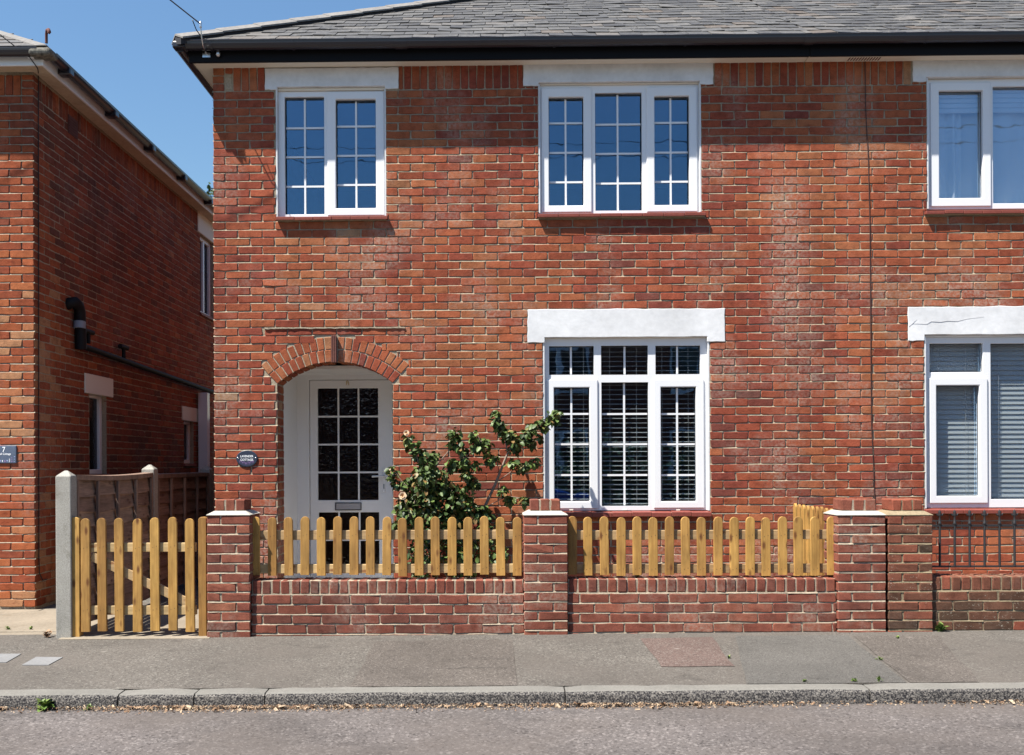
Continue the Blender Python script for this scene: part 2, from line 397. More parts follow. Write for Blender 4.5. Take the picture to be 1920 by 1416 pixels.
    def build(s, name, ma, parent=None, origin=None, bevel=0.0, segs=1, kind=None):
        if origin is None:
            lo = [min(v[i] for v in s.v) for i in range(3)]; hi = [max(v[i] for v in s.v) for i in range(3)]
            origin = ((lo[0] + hi[0]) / 2, (lo[1] + hi[1]) / 2, lo[2])
        me = s.mesh(name, ma, origin)
        o = bpy.data.objects.new(name, me); place(o, parent, origin)
        if bevel:
            b = o.modifiers.new('edge', 'BEVEL'); b.width = bevel; b.segments = segs; b.limit_method = 'ANGLE'; b.angle_limit = R(40)
        if kind: o['kind'] = kind
        return o
ROTZ = {0: Matrix.Identity(4), 90: Matrix.Rotation(R(90), 4, 'Z')}
def wall_frame(rot, x0=0.0):
    """frame of a wall: u along it, y into it, z up; rot 90 faces +X at x0"""
    return Matrix.Translation((x0, 0, 0)) @ ROTZ[rot] if rot else Matrix.Identity(4)

# ------------------------------------------------------------------ bricks
def brick_geo(w, h, r, depth=.03, rough=1.0):
    """front-facing brick with worn, uneven edges; centre of its face at the origin, facing -Y"""
    a, b = w / 2, h / 2; c = min(.007, h * .2)
    pts = [(-a + c, -b), (0, -b), (a - c, -b), (a, -b + c), (a, b - c), (a - c, b), (0, b), (-a + c, b), (-a, b - c), (-a, -b + c)]
    j = .0022 * rough
    pts = [(x + r.gauss(0, j), z + r.gauss(0, j)) for x, z in pts]
    tilt, tilz = r.gauss(0, .0010), r.gauss(0, .0010)
    ins = .0035
    v = []
    for x, z in pts: v.append((x * (1 - ins / a), tilt * x / a + tilz * z / b + r.uniform(0, .0008), z * (1 - ins / b)))
    for x, z in pts: v.append((x, .0042, z))
    for x, z in pts: v.append((x, depth, z))
    n = 10
    f = [tuple(range(n))]
    for q in (0, n):
        for i in range(n): f.append((q + i, q + n + i, q + n + (i + 1) % n, q + (i + 1) % n))
    return v, f
def drift(p): return .10 * math.sin(p.x * 1.35 + p.z * .8 + p.y) + .08 * math.sin(p.x * 3.1 - p.z * 2.3 + 1.7)
def tint_of(r, mean=.46, sd=.19): return min(.99, max(.01, r.gauss(mean, sd)))
BANK = {}
def bank(key, w, h, ma, n, depth, mean, sd, rough):
    if key not in BANK:
        L = []
        for i in range(n):
            r = random.Random(hash((w, h, i)) & 0xffff)
            b = MB(); v, f = brick_geo(w, h, r, depth, rough); b.add(v, f, tint_of(r, mean, sd)); L.append(b.mesh('brick', ma))
        L.sort(key=lambda m_: m_.attributes['tint'].data[0].value); BANK[key] = L
    return BANK[key]
def subtract(rects, hole, gap=.004):
    out = []
    for (a, b, c, d) in rects:
        if hole[1] + gap <= a or hole[0] - gap >= b or hole[3] + gap <= c or hole[2] - gap >= d: out.append((a, b, c, d)); continue
        if a < hole[0] - gap: out.append((a, hole[0] - gap, c, d))
        if b > hole[1] + gap: out.append((hole[1] + gap, b, c, d))
        m0, m1 = max(a, hole[0] - gap), min(b, hole[1] + gap)
        if c < hole[2] - gap: out.append((m0, m1, c, hole[2] - gap))
        if d > hole[3] + gap: out.append((m0, m1, hole[3] + gap, d))
    return [q for q in out if q[1] - q[0] > .012 and q[3] - q[2] > .014]
def courses(u0, u1, z0, n, pitch, L=.2155, J=.010, phase=0.0, jit=.004, r=RND):
    out = []
    for i in range(n):
        za = z0 + i * pitch + J / 2; zb = z0 + (i + 1) * pitch - J / 2
        u = u0 + (0 if (i % 2 == 0) else -(L + J) / 2) + phase
        while u > u0: u -= (L + J)
        while u < u1:
            e = u + L
            a, b = max(u, u0), min(e, u1)
            if b - a > .02: out.append((a + r.gauss(0, jit * .3), b + r.gauss(0, jit * .3), za + r.gauss(0, .0008), zb + r.gauss(0, .0008)))
            u = e + J
    return out
def lay_bricks(rects, wall, ma, rot=0, x0=0.0, proud=.0065, limit=300, mean=.46, sd=.19, r=RND, pick=None, depth=.03, key='h', rough=1.0, std=None, lip=None):
    """rects in wall coordinates; the ones nearest the camera become brick objects, the rest one mass"""
    T = wall_frame(rot, x0)
    items = []
    for (a, b, c, d) in rects:
        p = T @ Vector(((a + b) / 2, -proud - abs(r.gauss(0, .0012)), (c + d) / 2))
        items.append((p, b - a, d - c))
    items.sort(key=lambda q: (pick(q[0]) if pick else 0, (q[0] - CAM).length - q[1] * 3))
    mass = MB()
    for i, (p, w, h) in enumerate(items):
        if i < limit:
            if std and abs(w - std[0]) < .006 and abs(h - std[1]) < .004:
                L = bank((key, std), std[0], std[1], ma, 40, depth, mean, sd * 1.25, rough)
                q_ = min(len(L) - 1, max(0, int(len(L) * (r.random() + drift(p) * 2.2))))
                o = instance('brick', L[q_], wall, p, (0, 0, R(rot)))
                o.scale = (w / std[0], 1, h / std[1])
            else:
                b = MB(); v, f = brick_geo(w, h, r, depth, rough); b.add(v, f, tint_of(r, mean + drift(p), sd))
                instance('brick', b.mesh('brick', ma), wall, p, (0, 0, R(rot)))
        else:
            v, f = brick_geo(w, h, r, depth, rough)
            mass.add(v, f, tint_of(r, mean + drift(p), sd), M=Matrix.Translation(p) @ ROTZ[rot])
    if mass.v: mass.build('brickwork', ma, wall, kind='stuff')
    if lip:                                     # weather-struck pointing: each bed joint slopes out to the brick below it
        pt = MB()
        for (a, b, c, d) in rects:
            if d - c > .09: continue
            n = 4; v = []
            dead = r.random() < .25; lo_ = r.gauss(.0012, .0010)
            for i in range(n + 1):
                u = a - .006 + (b - a + .012) * i / n
                yo = (.0012 if dead else proud - lo_ + r.gauss(0, .0008)); v += [(u, -yo, d - .0006 + r.gauss(0, .0007)), (u, .0006, d + .0102)]
            pt.add(v, [(2 * i, 2 * i + 2, 2 * i + 3, 2 * i + 1) for i in range(n)], M=T)
        pt.build('pointing', lip, wall, kind='stuff')
    return len(items)

def block_mesh(w, d, h, ma, tint, r, bev=.006, jit=.0018):
    bm = bmesh.new(); bmesh.ops.create_cube(bm, size=1.0)
    for v in bm.verts: v.co = Vector((v.co.x * w, v.co.y * d, v.co.z * h))
    bmesh.ops.bevel(bm, geom=bm.edges[:], offset=bev, segments=1, affect='EDGES', profile=.5)
    for v in bm.verts: v.co += Vector((r.gauss(0, jit), r.gauss(0, jit), r.gauss(0, jit)))
    me = bpy.data.meshes.new('brick'); bm.to_mesh(me); bm.free(); me.materials.append(ma)
    a = me.attributes.new('tint', 'FLOAT', 'FACE'); a.data.foreach_set('value', [tint] * len(me.polygons))
    return me
BLOCKS = {}
def block(w, d, h, ma, r, mean, sd):
    key = (round(w, 3), round(d, 3), round(h, 3), ma.name)
    if key not in BLOCKS: BLOCKS[key] = [block_mesh(w, d, h, ma, tint_of(r, mean, sd), r) for _ in range(14)]
    return BLOCKS[key][r.randrange(14)]

# ------------------------------------------------------------------ the setting: ground, road, pavement, kerb
g = MB(); g.add([(-300, -300, -.62), (300, -300, -.62), (300, 300, -.62), (-300, 300, -.62)], [(0, 1, 2, 3)]).build('ground', M_GROUND, kind='structure')
def strip(name, ma, ys, x0=-40, x1=40, step=2.0):
    b = MB(); n = int((x1 - x0) / step); v = []; f = []
    for i in range(n + 1):
        x = x0 + i * step
        for y, z in ys: v.append((x, y, SLOPE * x + z))
    m_ = len(ys)
    for i in range(n):
        for j in range(m_ - 1): f.append((i * m_ + j, (i + 1) * m_ + j, (i + 1) * m_ + j + 1, i * m_ + j + 1))
    return b.add(v, f, smooth=True).build(name, ma, kind='structure')
KB, KF, ROADZ = -3.10, -3.235, -.118
strip('pavement', M_PAVE, [(KB, (KB - Y_WALL) * FALL), (-2.3, (-2.3 - Y_WALL) * FALL), (Y_WALL - .0, 0.0), (-1.2, .001)])
strip('road', M_ROAD, [(-12.4, ROADZ - .05), (-8, ROADZ + .05), (-5.5, ROADZ + .04), (KF + .03, ROADZ)])
strip('far_pavement', M_PAVE, [(-14.5, ROADZ + .11), (-12.45, ROADZ + .09)])
strip('far_garden_ground', M_GROUND, [(-40, ROADZ + .1), (-14.5, ROADZ + .11)])
# kerb: long stones with rounded noses
kerb = bpy.data.objects.new('kerb', None); place(kerb, None, (0, KF, ROADZ)); kerb['kind'] = 'structure'
cuts = [-13, -9.5] + [at(q, 1315, KF).x for q in (-250, 219, 362, 495, 1060, 1633, 2210)] + [9.5, 13]
for a, b in zip(cuts[:-1], cuts[1:]):
    kb = MB(); zt = (KB - Y_WALL) * FALL
    prof = [(KB - .002, zt - .2), (KB - .002, zt + .002), (KF + .035, zt), (KF + .015, zt - .007), (KF + .004, zt - .022), (KF, zt - .045), (KF - .008, ROADZ - .1)]
    n = max(3, int((b - a) / .12)); v = []; f = []
    for i in range(n + 1):
        x = a + .004 + (b - a - .008) * i / n
        rr = .012 if i in (0, n) else 0
        for j, (y, z) in enumerate(prof): v.append((x, y + (rr if j >= 3 else 0) + RND.gauss(0, .0012), SLOPE * x + z - (rr * .6 if j in (1, 2, 3) else 0) + RND.gauss(0, .0012)))
    q = len(prof)
    for i in range(n):
        for j in range(q - 1): f.append((i * q + j, i * q + j + 1, (i + 1) * q + j + 1, (i + 1) * q + j))
    f.append(tuple(range(q - 1, -1, -1))); f.append(tuple(range(n * q, n * q + q)))
    ko = kb.add(v, f).build('kerb_stone', M_KERB, kerb); ko.data.materials.append(M_KERBTOP)
    for i_, pg in enumerate(ko.data.polygons):
        if i_ < n * (q - 1) and i_ % (q - 1) < 3: pg.material_index = 1
fk = bpy.data.objects.new('far_kerb', None); place(fk, None, (0, -12.4, ROADZ)); fk['kind'] = 'structure'
for i in range(-10, 10): MB().box(i * .92, i * .92 + .91, -12.5, -12.36, ROADZ - .2, ROADZ + .08).build('kerb_stone', M_KERB, fk)
# reinstatement patches laid in the pavement, flush sheets 4 mm above it
def patch(name, ma, pix, dz):
    b = MB(); pts = []
    for i, (x0, y0) in enumerate(pix):
        x1, y1 = pix[(i + 1) % len(pix)]
        for kk in range(4):
            t = kk / 4; p_ = at_pave(x0 + (x1 - x0) * t, y0 + (y1 - y0) * t)
            p_ = p_ + Vector((RND.gauss(0, .006), RND.gauss(0, .006), 0)) if kk else p_
            p_.y = max(p_.y, KB + .004); pts.append((p_.x, p_.y, pave_z(p_.x, p_.y) + dz))
    b.add(pts, [tuple(range(len(pts) - 1, -1, -1))]); return b.build(name, ma, kind='structure')
patch('pavement_patch', M_PATCH1, [(705, 1203), (960, 1200), (970, 1289), (655, 1291)], .004)
patch('pavement_patch', M_PATCH2, [(1200, 1198), (1335, 1195), (1378, 1250), (1240, 1251)], .004)
patch('pavement_patch', M_PATCH3, [(1378, 1193), (1590, 1192), (1700, 1281), (1400, 1284)], .004)
patch('pavement_patch', M_PATCH1, [(1600, 1193), (1760, 1192), (1835, 1280), (1706, 1281)], .004)
pav = bpy.data.objects['pavement']
for ci, line in enumerate(([(1627, 1226), (1650, 1226), (1672, 1226.5), (1692, 1229)], [(838, 1236), (880, 1234.5), (930, 1235), (968, 1234.5)], [(830, 1254), (850, 1253), (900, 1251.5), (965, 1252)], [(1512, 1270), (1530, 1272), (1560, 1273)], [(1700, 1262), (1672, 1247), (1645, 1236), (1622, 1224)]  )):
    cb_ = MB(); rr_ = random.Random(ci); P_ = []
    for (x0, y0), (x1, y1) in zip(line[:-1], line[1:]):
        for kk in range(5): P_.append(at_pave(x0 + (x1 - x0) * kk / 5 + rr_.gauss(0, .6), y0 + (y1 - y0) * kk / 5 + rr_.gauss(0, .35), .008))
    v_ = []; wd_ = .0032 if ci < 4 else .0012
    for i_, q_ in enumerate(P_):
        t_ = (P_[min(i_ + 1, len(P_) - 1)] - P_[max(i_ - 1, 0)]).normalized(); n_ = Vector((-t_.y, t_.x, 0)) * wd_ * rr_.uniform(.4, 1.3)
        v_ += [q_ + n_, q_ - n_]
    cb_.add(v_, [(2 * i_, 2 * i_ + 1, 2 * i_ + 3, 2 * i_ + 2) for i_ in range(len(P_) - 1)]).build('crack', M_CRACKD, pav, kind='structure')
# ground between the walls and the houses
MB().box(-3.40, 2.62, -1.22, .0, -.3, .004).build('garden_path', M_SLAB, kind='structure')
MB().add([(-3.36, -1.50, -.018), (-2.2, -1.50, -.012), (-2.2, -1.19, .006), (-3.36, -1.19, .004)], [(0, 1, 2, 3)]).build('gate_threshold', M_SLAB, kind='structure')
MB().box(2.64, 9.0, -1.20, .0, -.3, .002).build('neighbour_garden', M_SLAB, kind='structure')
MB().box(-1.05, .6, -.42, -.0, -.1, .03).build('flower_bed', M_SOIL, kind='structure')
MB().box(-4.2, -2.6, .0, 16, -.3, -.002).build('side_path', M_PAVE, kind='structure')
dr = bpy.data.objects.new('driveway', None); place(dr, None, (-5.5, -1, 0)); dr['kind'] = 'structure'
def slab(pts, z=.0):
    MB().prism([(x, y, z + SLOPE * x * (-y / 1.45)) for x, y in pts], (0, 0, -.08)).build('paving_slab', M_SLAB, dr, bevel=.006)
slab([(-8, -.72), (-4.9, -.70), (-4.15, -.10), (-4.15, .0), (-8, .0)])
slab([(-8, -1.15), (-3.40, -1.12), (-3.40, .0), (-4.13, .0), (-4.13, -.115), (-4.88, -.715), (-8, -.735)], .003)
slab([(-8, -1.452), (-3.46, -1.452), (-3.46, -1.14), (-8, -1.165)], -.002)

# ------------------------------------------------------------------ houses: shared pieces
XL = X(402)                                   # left edge of the middle house
XS = X(1508, 0, 110)                          # where one house ends and the next begins
XR = 8.4
Z_TOP = Z(121, 0, 900)                        # underside of the soffit at the wall
PITCH = .0742
Z_REF = Z(579.5, 0, 1170)                     # a bed joint: top of the ground-floor lintel
N_BELOW = int((Z_REF + .12) / PITCH) + 1
Z0 = Z_REF - N_BELOW * PITCH
SOLD = .190                                   # soldier course under the soffit
N_ROWS = int((Z_TOP - SOLD - Z0) / PITCH + .5)
Z_SOLD = Z0 + N_ROWS * PITCH
YF = .040                                     # face of the window frames behind the brick face
def rz(px0, px1, py0, py1, Y=YF, py=None, px=None):
    a = at(px0, (py0 + py1) / 2, Y); b = at(px1, (py0 + py1) / 2, Y)
    c = at((px0 + px1) / 2, py0, Y); d = at((px0 + px1) / 2, py1, Y)
    return (a.x, b.x, d.z, c.z)

def make_window(house, outer, lights, wall_M=None):
    """outer and every light in photo pixels; returns the opening in wall coordinates"""
    o = rz(*outer)
    win_holes = []; L = []
    for lt in lights:
        gl = rz(*lt['glass'], Y=YF)
        sa = rz(*lt['sash'], Y=YF) if 'sash' in lt else None
        L.append((lt, gl, sa)); win_holes.append((sa[0] + .012, sa[1] - .012, sa[2] + .012, sa[3] - .012) if sa else gl)
    for xa_r, xb_r in ((o[0] - .013, o[0] - .0003), (o[1] + .0003, o[1] + .013)): MB().box(xa_r, xb_r, -.002, YF + .055, o[2] - .002, o[3]).build('reveal_trim', M_RENDER, house)
    win = MB().plate(o, win_holes, YF, YF + .06).build('window', M_UPVC, house, bevel=.004, segs=2)
    for lt, gl, sa in L:
        y = YF
        if sa:
            MB().plate(sa, [gl], YF - .014, YF + .05).build('sash', M_UPVC, win, bevel=.007, segs=2)
            y = YF - .004
        MB().plate((gl[0] - .004, gl[1] + .004, gl[2] - .004, gl[3] + .004), [(gl[0] + .005, gl[1] - .005, gl[2] + .005, gl[3] - .005)], y + .026, y + .032).build('gasket', M_GASKET, win)
        MB().box(gl[0] - .003, gl[1] + .003, y + .048, y + .052, gl[2] - .003, gl[3] + .003).build('pane', M_GLASS, win)
        for q in lt.get('v', []):
            x = at(q, (lt['glass'][2] + lt['glass'][3]) / 2, YF).x
            MB().box(x - .0085, x + .0085, y + .037, y + .045, gl[2], gl[3]).build('glazing_bar', M_UPVC, win)
        for q in lt.get('h', []):
            z = at((lt['glass'][0] + lt['glass'][1]) / 2, q, YF).z
            MB().box(gl[0], gl[1], y + .0375, y + .0455, z - .0085, z + .0085).build('glazing_bar', M_UPVC, win)
    return o, win
def make_sill(house, px0, px1, py_top, py_bot, n, out=.055):
    a, b = at(px0, py_top, -out), at(px1, py_top, -out); zt = at((px0 + px1) / 2, py_top, -out).z; zb = at((px0 + px1) / 2, py_bot, -out).z
    s = MB().box(a.x + .01, b.x - .01, -out + .012, .10, zb - .002, zt - .006).build('sill', M_MORTAR, house)
    w = (b.x - a.x) / n
    for i in range(n):
        r_ = RND.gauss(0, .0015)
        MB().prism([(a.x + i * w + .0015, -out, zb + r_), (a.x + (i + 1) * w - .0015, -out, zb + r_), (a.x + (i + 1) * w - .0015, -out, zt - .004 + r_), (a.x + i * w + .0015, -out, zt - .004 + r_)], (0, out + YF + .01, .010)).build('tile', M_TILE, s, bevel=.003)
    return (a.x, b.x, zb, zt)
def make_lintel(house, top, x0, x1, notch, nx0, nx1, ears, proud=.012, seed=1, label=None):
    """painted concrete lintel with lower ends either side of the window head"""
    r = random.Random(seed)
    xa, xb = at(x0, top, 0).x, at(x1, top, 0).x; zt = at((x0 + x1) / 2, top, 0).z
    zn = at((x0 + x1) / 2, notch, 0).z; ze = at((x0 + x1) / 2, ears, 0).z; na, nb = at(nx0, notch, 0).x, at(nx1, notch, 0).x
    def edge(p0, p1, n, j):
        return [(p0[0] + (p1[0] - p0[0]) * i / n + (r.gauss(0, j) if i else 0), p0[1] + (p1[1] - p0[1]) * i / n + (r.gauss(0, j) if i else 0)) for i in range(n)]
    pts = edge((xa, ze), (na, ze), 4, .003) + edge((na, ze), (na, zn), 2, .001) + edge((na, zn), (nb, zn), 14, .0012) + edge((nb, zn), (nb, ze), 2, .001)
    pts += edge((nb, ze), (xb, ze), 4, .003) + edge((xb, ze), (xb, zt), 5, .0025) + edge((xb, zt), (xa, zt), 22, .0022) + edge((xa, zt), (xa, ze), 5, .0025)
    o = MB().prism([(x, -proud, z) for x, z in pts], (0, proud + .09, 0)).build('lintel', M_RENDER, house, bevel=.003)
    return [(xa, na, ze, zt), (na, nb, zn, zt), (nb, xb, ze, zt)], (na, nb, zn)
def roof_front(house, xa, xb, hip_left, limit, seed):
    """slates of the front slope; xa is the eaves corner when hip_left"""
    r = random.Random(seed); yE, zE, tn = -.215, Z_EAVE, math.tan(R(30.6)); cs, sn = math.cos(R(30.6)), math.sin(R(30.6))
    exp, wd, th = .196, .205, .010
    depth = 3.6
    top = [(xa + (depth if hip_left else 0), yE + depth, zE + depth * tn - .02), (xb, yE + depth, zE + depth * tn - .02)]
    rf = MB().add([(xa, yE + .01, zE - .02), (xb, yE + .01, zE - .02), top[1], top[0], (xa, yE + .01, zE - .07), (xb, yE + .01, zE - .07)], [(0, 1, 2, 3), (4, 5, 1, 0)])
    if hip_left: rf.add([(xa, yE + .01, zE - .02), top[0], (xa, yE + 2 * depth, zE - .02)], [(0, 1, 2)])
    bt = yE + 2 * depth
    rf.add([top[0], top[1], (xb, bt, zE - .02), (xa, bt, zE - .02)], [(0, 1, 2, 3)])
    rf = rf.build('roof', M_SLATE, house)
    cells = []
    for row in range(19):
        s0 = row * exp; u = xa - .4 + (wd / 2 if row % 2 else 0) + r.uniform(-.012, .012)
        while u < xb:
            w = wd * r.uniform(.96, 1.04); a, b = max(u + .003, xa), min(u + w - .003, xb); u += w
            s1 = s0 + exp * 1.6
            lo = xa + s0 * cs if hip_left else -99
            hi = xa + s1 * cs if hip_left else -99
            if b <= lo + .02 or b - a < .03: continue
            # plan outline, clipped along the hip
            poly = [(max(a, lo), s0), (b, s0), (b, s1 if b > hi else s0 + (b - xa) / cs - s0), (max(a, hi) if b > hi else b, s1 if b > hi else (b - xa) / cs)]
            if hip_left and a < hi: poly = [(max(a, lo), s0), (b, s0), (b, min(s1, (b - xa) / cs))] + ([(hi, s1)] if b > hi else []) + ([(a, (a - xa) / cs)] if a > lo else [])
            cells.append((row, poly, (a + b) / 2))
    cells.sort(key=lambda q: (q[0] > 12, abs(q[2]) * .15 + q[0]))
    mass = MB()
    for i, (row, poly, _) in enumerate(cells):
        lift, tw, dn = .007 + abs(r.gauss(0, .0025)), r.gauss(0, .0020), r.gauss(0, .008)
        P = []
        for (x, s) in poly:
            s_ = s - (dn if abs(s - row * exp) < 1e-4 else 0)
            off = lift + .010 * max(0, 1 - (s - row * exp) / (exp * 1.6)) + tw * (1 if x > poly[0][0] + .05 else -1)
            P.append((x, yE + s_ * cs - sn * off, zE + s_ * sn + cs * off))
        t = min(1, max(0, r.gauss(.46, .26))) if r.random() > .08 else r.uniform(.85, 1)
        nrm = (0, sn * th, -cs * th)
        if i < limit: MB().prism(P, nrm, t).build('slate', M_SLATE, rf)
        else: mass.prism(P, nrm, t)
    if mass.v: mass.build('slating', M_SLATE, rf, kind='stuff')
    return rf
FD, GT = .17, .285                              # fascia face and gutter lip in front of the wall
Z_SOF = Z(126, -FD, 402) + .055
Z_FB = Z(117, -FD, 420)                          # bottom of the fascia
Z_GT = Z(76, -GT, 420)                           # lip of the gutter
Z_EAVE = Z_GT + .02
def eaves(house, xa, xb, left_end, clips, unions, ma_fascia=M_FBOARD, ma_soffit=M_CREAM, rise=0.0, nm=''):
    MB().box(xa, xb, -FD, -FD + .025, Z_FB, Z_GT + .03).build('fascia', ma_fascia, house, bevel=.003)
    so = MB().box(xa + .002, xb - .002, -FD + .027, -.004 if not left_end else .0, Z_FB + .012, Z_FB + .022).build('soffit', ma_soffit, house)
    gut = gutter(house, (xa, xb), clips, unions)
    return so, gut
def gutter(house, span, clips, unions):
    r_, yc, zc = .056, -FD - .060, Z_GT
    n = 9; prof = [(yc - r_ * math.cos(math.pi * i / n), zc - r_ * 1.15 * math.sin(math.pi * i / n)) for i in range(n + 1)]
    prof = [(prof[0][0] - .004, zc + .004)] + prof + [(prof[-1][0], zc + .004)]
    inner = [(yc + (y - yc) * .94, z + .004) for y, z in reversed(prof)]
    loop = prof + inner
    b = MB(); v = [(x, y, z) for x in span for y, z in loop]; q = len(loop)
    b.add(v, [(j, (j + 1) % q, q + (j + 1) % q, q + j) for j in range(q)] , smooth=False)
    b.add(v, [tuple(range(q - 1, -1, -1)), tuple(range(q, 2 * q))])
    g_ = b.build('gutter', M_FASCIA, house)
    for px, w in clips + unions:
        x = at(px, 80, -GT).x; k2 = [(yc + (y - yc) * 1.07, zc + (z - zc) * 1.09 - .001) for y, z in prof]
        c_ = MB(); v = [(xx, y, z) for xx in (x - w / 2, x + w / 2) for y, z in k2]; q2 = len(k2)
        c_.add(v, [(j, j + 1, q2 + j + 1, q2 + j) for j in range(q2 - 1)]); v2 = [(xx, yc + (y - yc) * .99, zc + (z - zc) * .99) for xx in (x - w / 2, x + w / 2) for y, z in k2]
        c_.add(v + v2, [(j + 1, j, 2 * q2 + j, 2 * q2 + j + 1) for j in range(q2 - 1)] + [(q2 + j, q2 + j + 1, 3 * q2 + j + 1, 3 * q2 + j) for j in range(q2 - 1)])
        c_.build('gutter_clip', M_FASCIA, g_)
    return g_
def soldiers(u0, u1, z0, z1, pitch=.0735, r=RND, skip=()):
    out = []; n = int(round((u1 - u0) / pitch)); p_ = (u1 - u0) / n
    for i in range(n): out.append((u0 + i * p_ + .005, u0 + (i + 1) * p_ - .005, z0 + .006, z1))
    return out

# ------------------------------------------------------------------ the middle house
house = empty('brick_house', (XL + 2.5, 0, 0), 'red brick house with arched white front door and Georgian-barred white windows', 'house')
W3 = dict(v=[], h=[])
o1, w1 = make_window(house, (522, 722, 171, 407), [
    dict(glass=(534, 608, 182, 402), v=[570.5], h=[238, 292.5, 348]),
    dict(sash=(614, 721, 173, 405), glass=(630, 705, 187, 391), v=[667], h=[235, 290, 345])])
o2, w2 = make_window(house, (1012, 1310, 160, 400), [
    dict(sash=(1015, 1109, 166, 399), glass=(1029, 1094, 183, 386), v=[1061], h=[229, 284.5, 340]),
    dict(glass=(1116, 1203.5, 174, 395), v=[1159], h=[231, 286, 342]),
    dict(sash=(1212, 1307, 164, 398), glass=(1227, 1292, 181, 385), v=[1258.5], h=[228, 284, 339])])
o3, w3 = make_window(house, (1021, 1326, 634, 957), [
    dict(glass=(1029.5, 1113.5, 649, 703), v=[1071]), dict(glass=(1127, 1215, 648, 703), v=[1172]), dict(glass=(1229, 1313, 648, 702), v=[1271]),
    dict(sash=(1026, 1121, 712, 954), glass=(1039, 1105.5, 727, 940), v=[1072], h=[776, 833, 891]),
    dict(glass=(1128, 1216, 717, 949), v=[1171.5], h=[776, 833, 891]),
    dict(sash=(1225, 1320, 711, 953), glass=(1239, 1305, 726, 940), v=[1271], h=[776, 833, 891])])
s1 = make_sill(house, 517, 727, 405, 412, 6); s2 = make_sill(house, 1008, 1324, 399, 406, 8); s3 = make_sill(house, 1036, 1335, 960, 969, 8)
s3 = (o3[0] - .06, s3[1], s3[2], s3[3])
l1, n1 = make_lintel(house, 128, 497, 747, 163, 520, 722, 168, seed=1)
l2, n2 = make_lintel(house, 119, 981, 1337, 154, 1010, 1312, 160, seed=2)
l3, n3 = make_lintel(house, 579.5, 989, 1359, 632, 1021, 1326, 642, seed=3)
for (na, nb, zn), o_ in ((n1, o1), (n2, o2), (n3, o3)):
    MB().box(na - .0, nb + .0, YF - .020, YF + .06, o_[3] + .001, zn - .001).build('head_trim', M_CREAM, house, bevel=.003)
# arched doorway
DL, DR = X(520, 0, 800), X(737, 0, 800)
Z_CR = Z(679, 0, 629); Z_SP = Z(720.5, 0, 629)
half = (DR - DL) / 2; XC = (DL + DR) / 2; rise = Z_CR - Z_SP
RA = (half * half + rise * rise) / (2 * rise); ZC = Z_CR - RA; AH = math.asin(half / RA)
RING = .116; RB = RA + 2 * RING
Z_BASE = -.06
holes = [(o1[0] - .0135, o1[1] + .0135, s1[2] + .0, n1[2] + .02), (o2[0] - .0135, o2[1] + .0135, s2[2], n2[2] + .02), (o3[0] - .0135, o3[1] + .0135, s3[2], n3[2] + .02), (DL, DR, Z_BASE - 1, Z_CR + .05)]
fw = MB().plate((XL + .003, XS, Z_BASE, Z_TOP + .06), holes, .0, .27)
n = 20
for i in range(n):
    x0_, x1_ = DL + (DR - DL) * i / n, DL + (DR - DL) * (i + 1) / n
    za, zb = (ZC + math.sqrt(max(0, (RA + .02) ** 2 - (q - XC) ** 2)) for q in (x0_, x1_))
    fw.prism([(x0_, .001, za), (x1_, .001, zb), (x1_, .001, Z_CR + .052), (x0_, .001, Z_CR + .052)], (0, .268, 0))
front = fw.build('front_wall', M_MORTAR, house)
MB().box(XL + .003, XL + .26, .272, 7.0, Z_BASE, Z_TOP + .06).build('side_wall', M_OPPB, house)
MB().box(XS - .12, XS - .004, .272, 7.0, Z_BASE, Z_TOP + .06).build('party_wall', M_ROOM, house)
MB().box(XL + .262, XS - .122, 4.2, 4.4, Z_BASE, Z_TOP + .06).build('rear_wall', M_ROOM, house)
MB().box(XL + .262, XS - .122, .274, 4.19, 2.46, 2.70).build('upper_floor', M_CEIL, house)
MB().box(XL + .262, XS - .122, .274, 4.19, Z_TOP, Z_TOP + .05).build('ceiling', M_CEIL, house)
MB().box(XL + .262, XS - .122, .274, 4.19, -.05, .02).build('ground_floor', M_ROOM, house)
MB().box(DR + .37, DR + .47, .34, 4.18, .03, 2.45).build('hall_partition', M_ROOM, house)
for q, w_ in ((1071, w3), (1172, w3), (1271, w3)):
    cq = at(q, 956, YF); MB().box(cq.x - .018, cq.x + .018, YF - .016 if q != 1172 else YF - .006, YF - .0145 if q != 1172 else YF - .0002, cq.z - .006, cq.z + .006).build('drain_cap', M_CREAM, w_, bevel=.002)
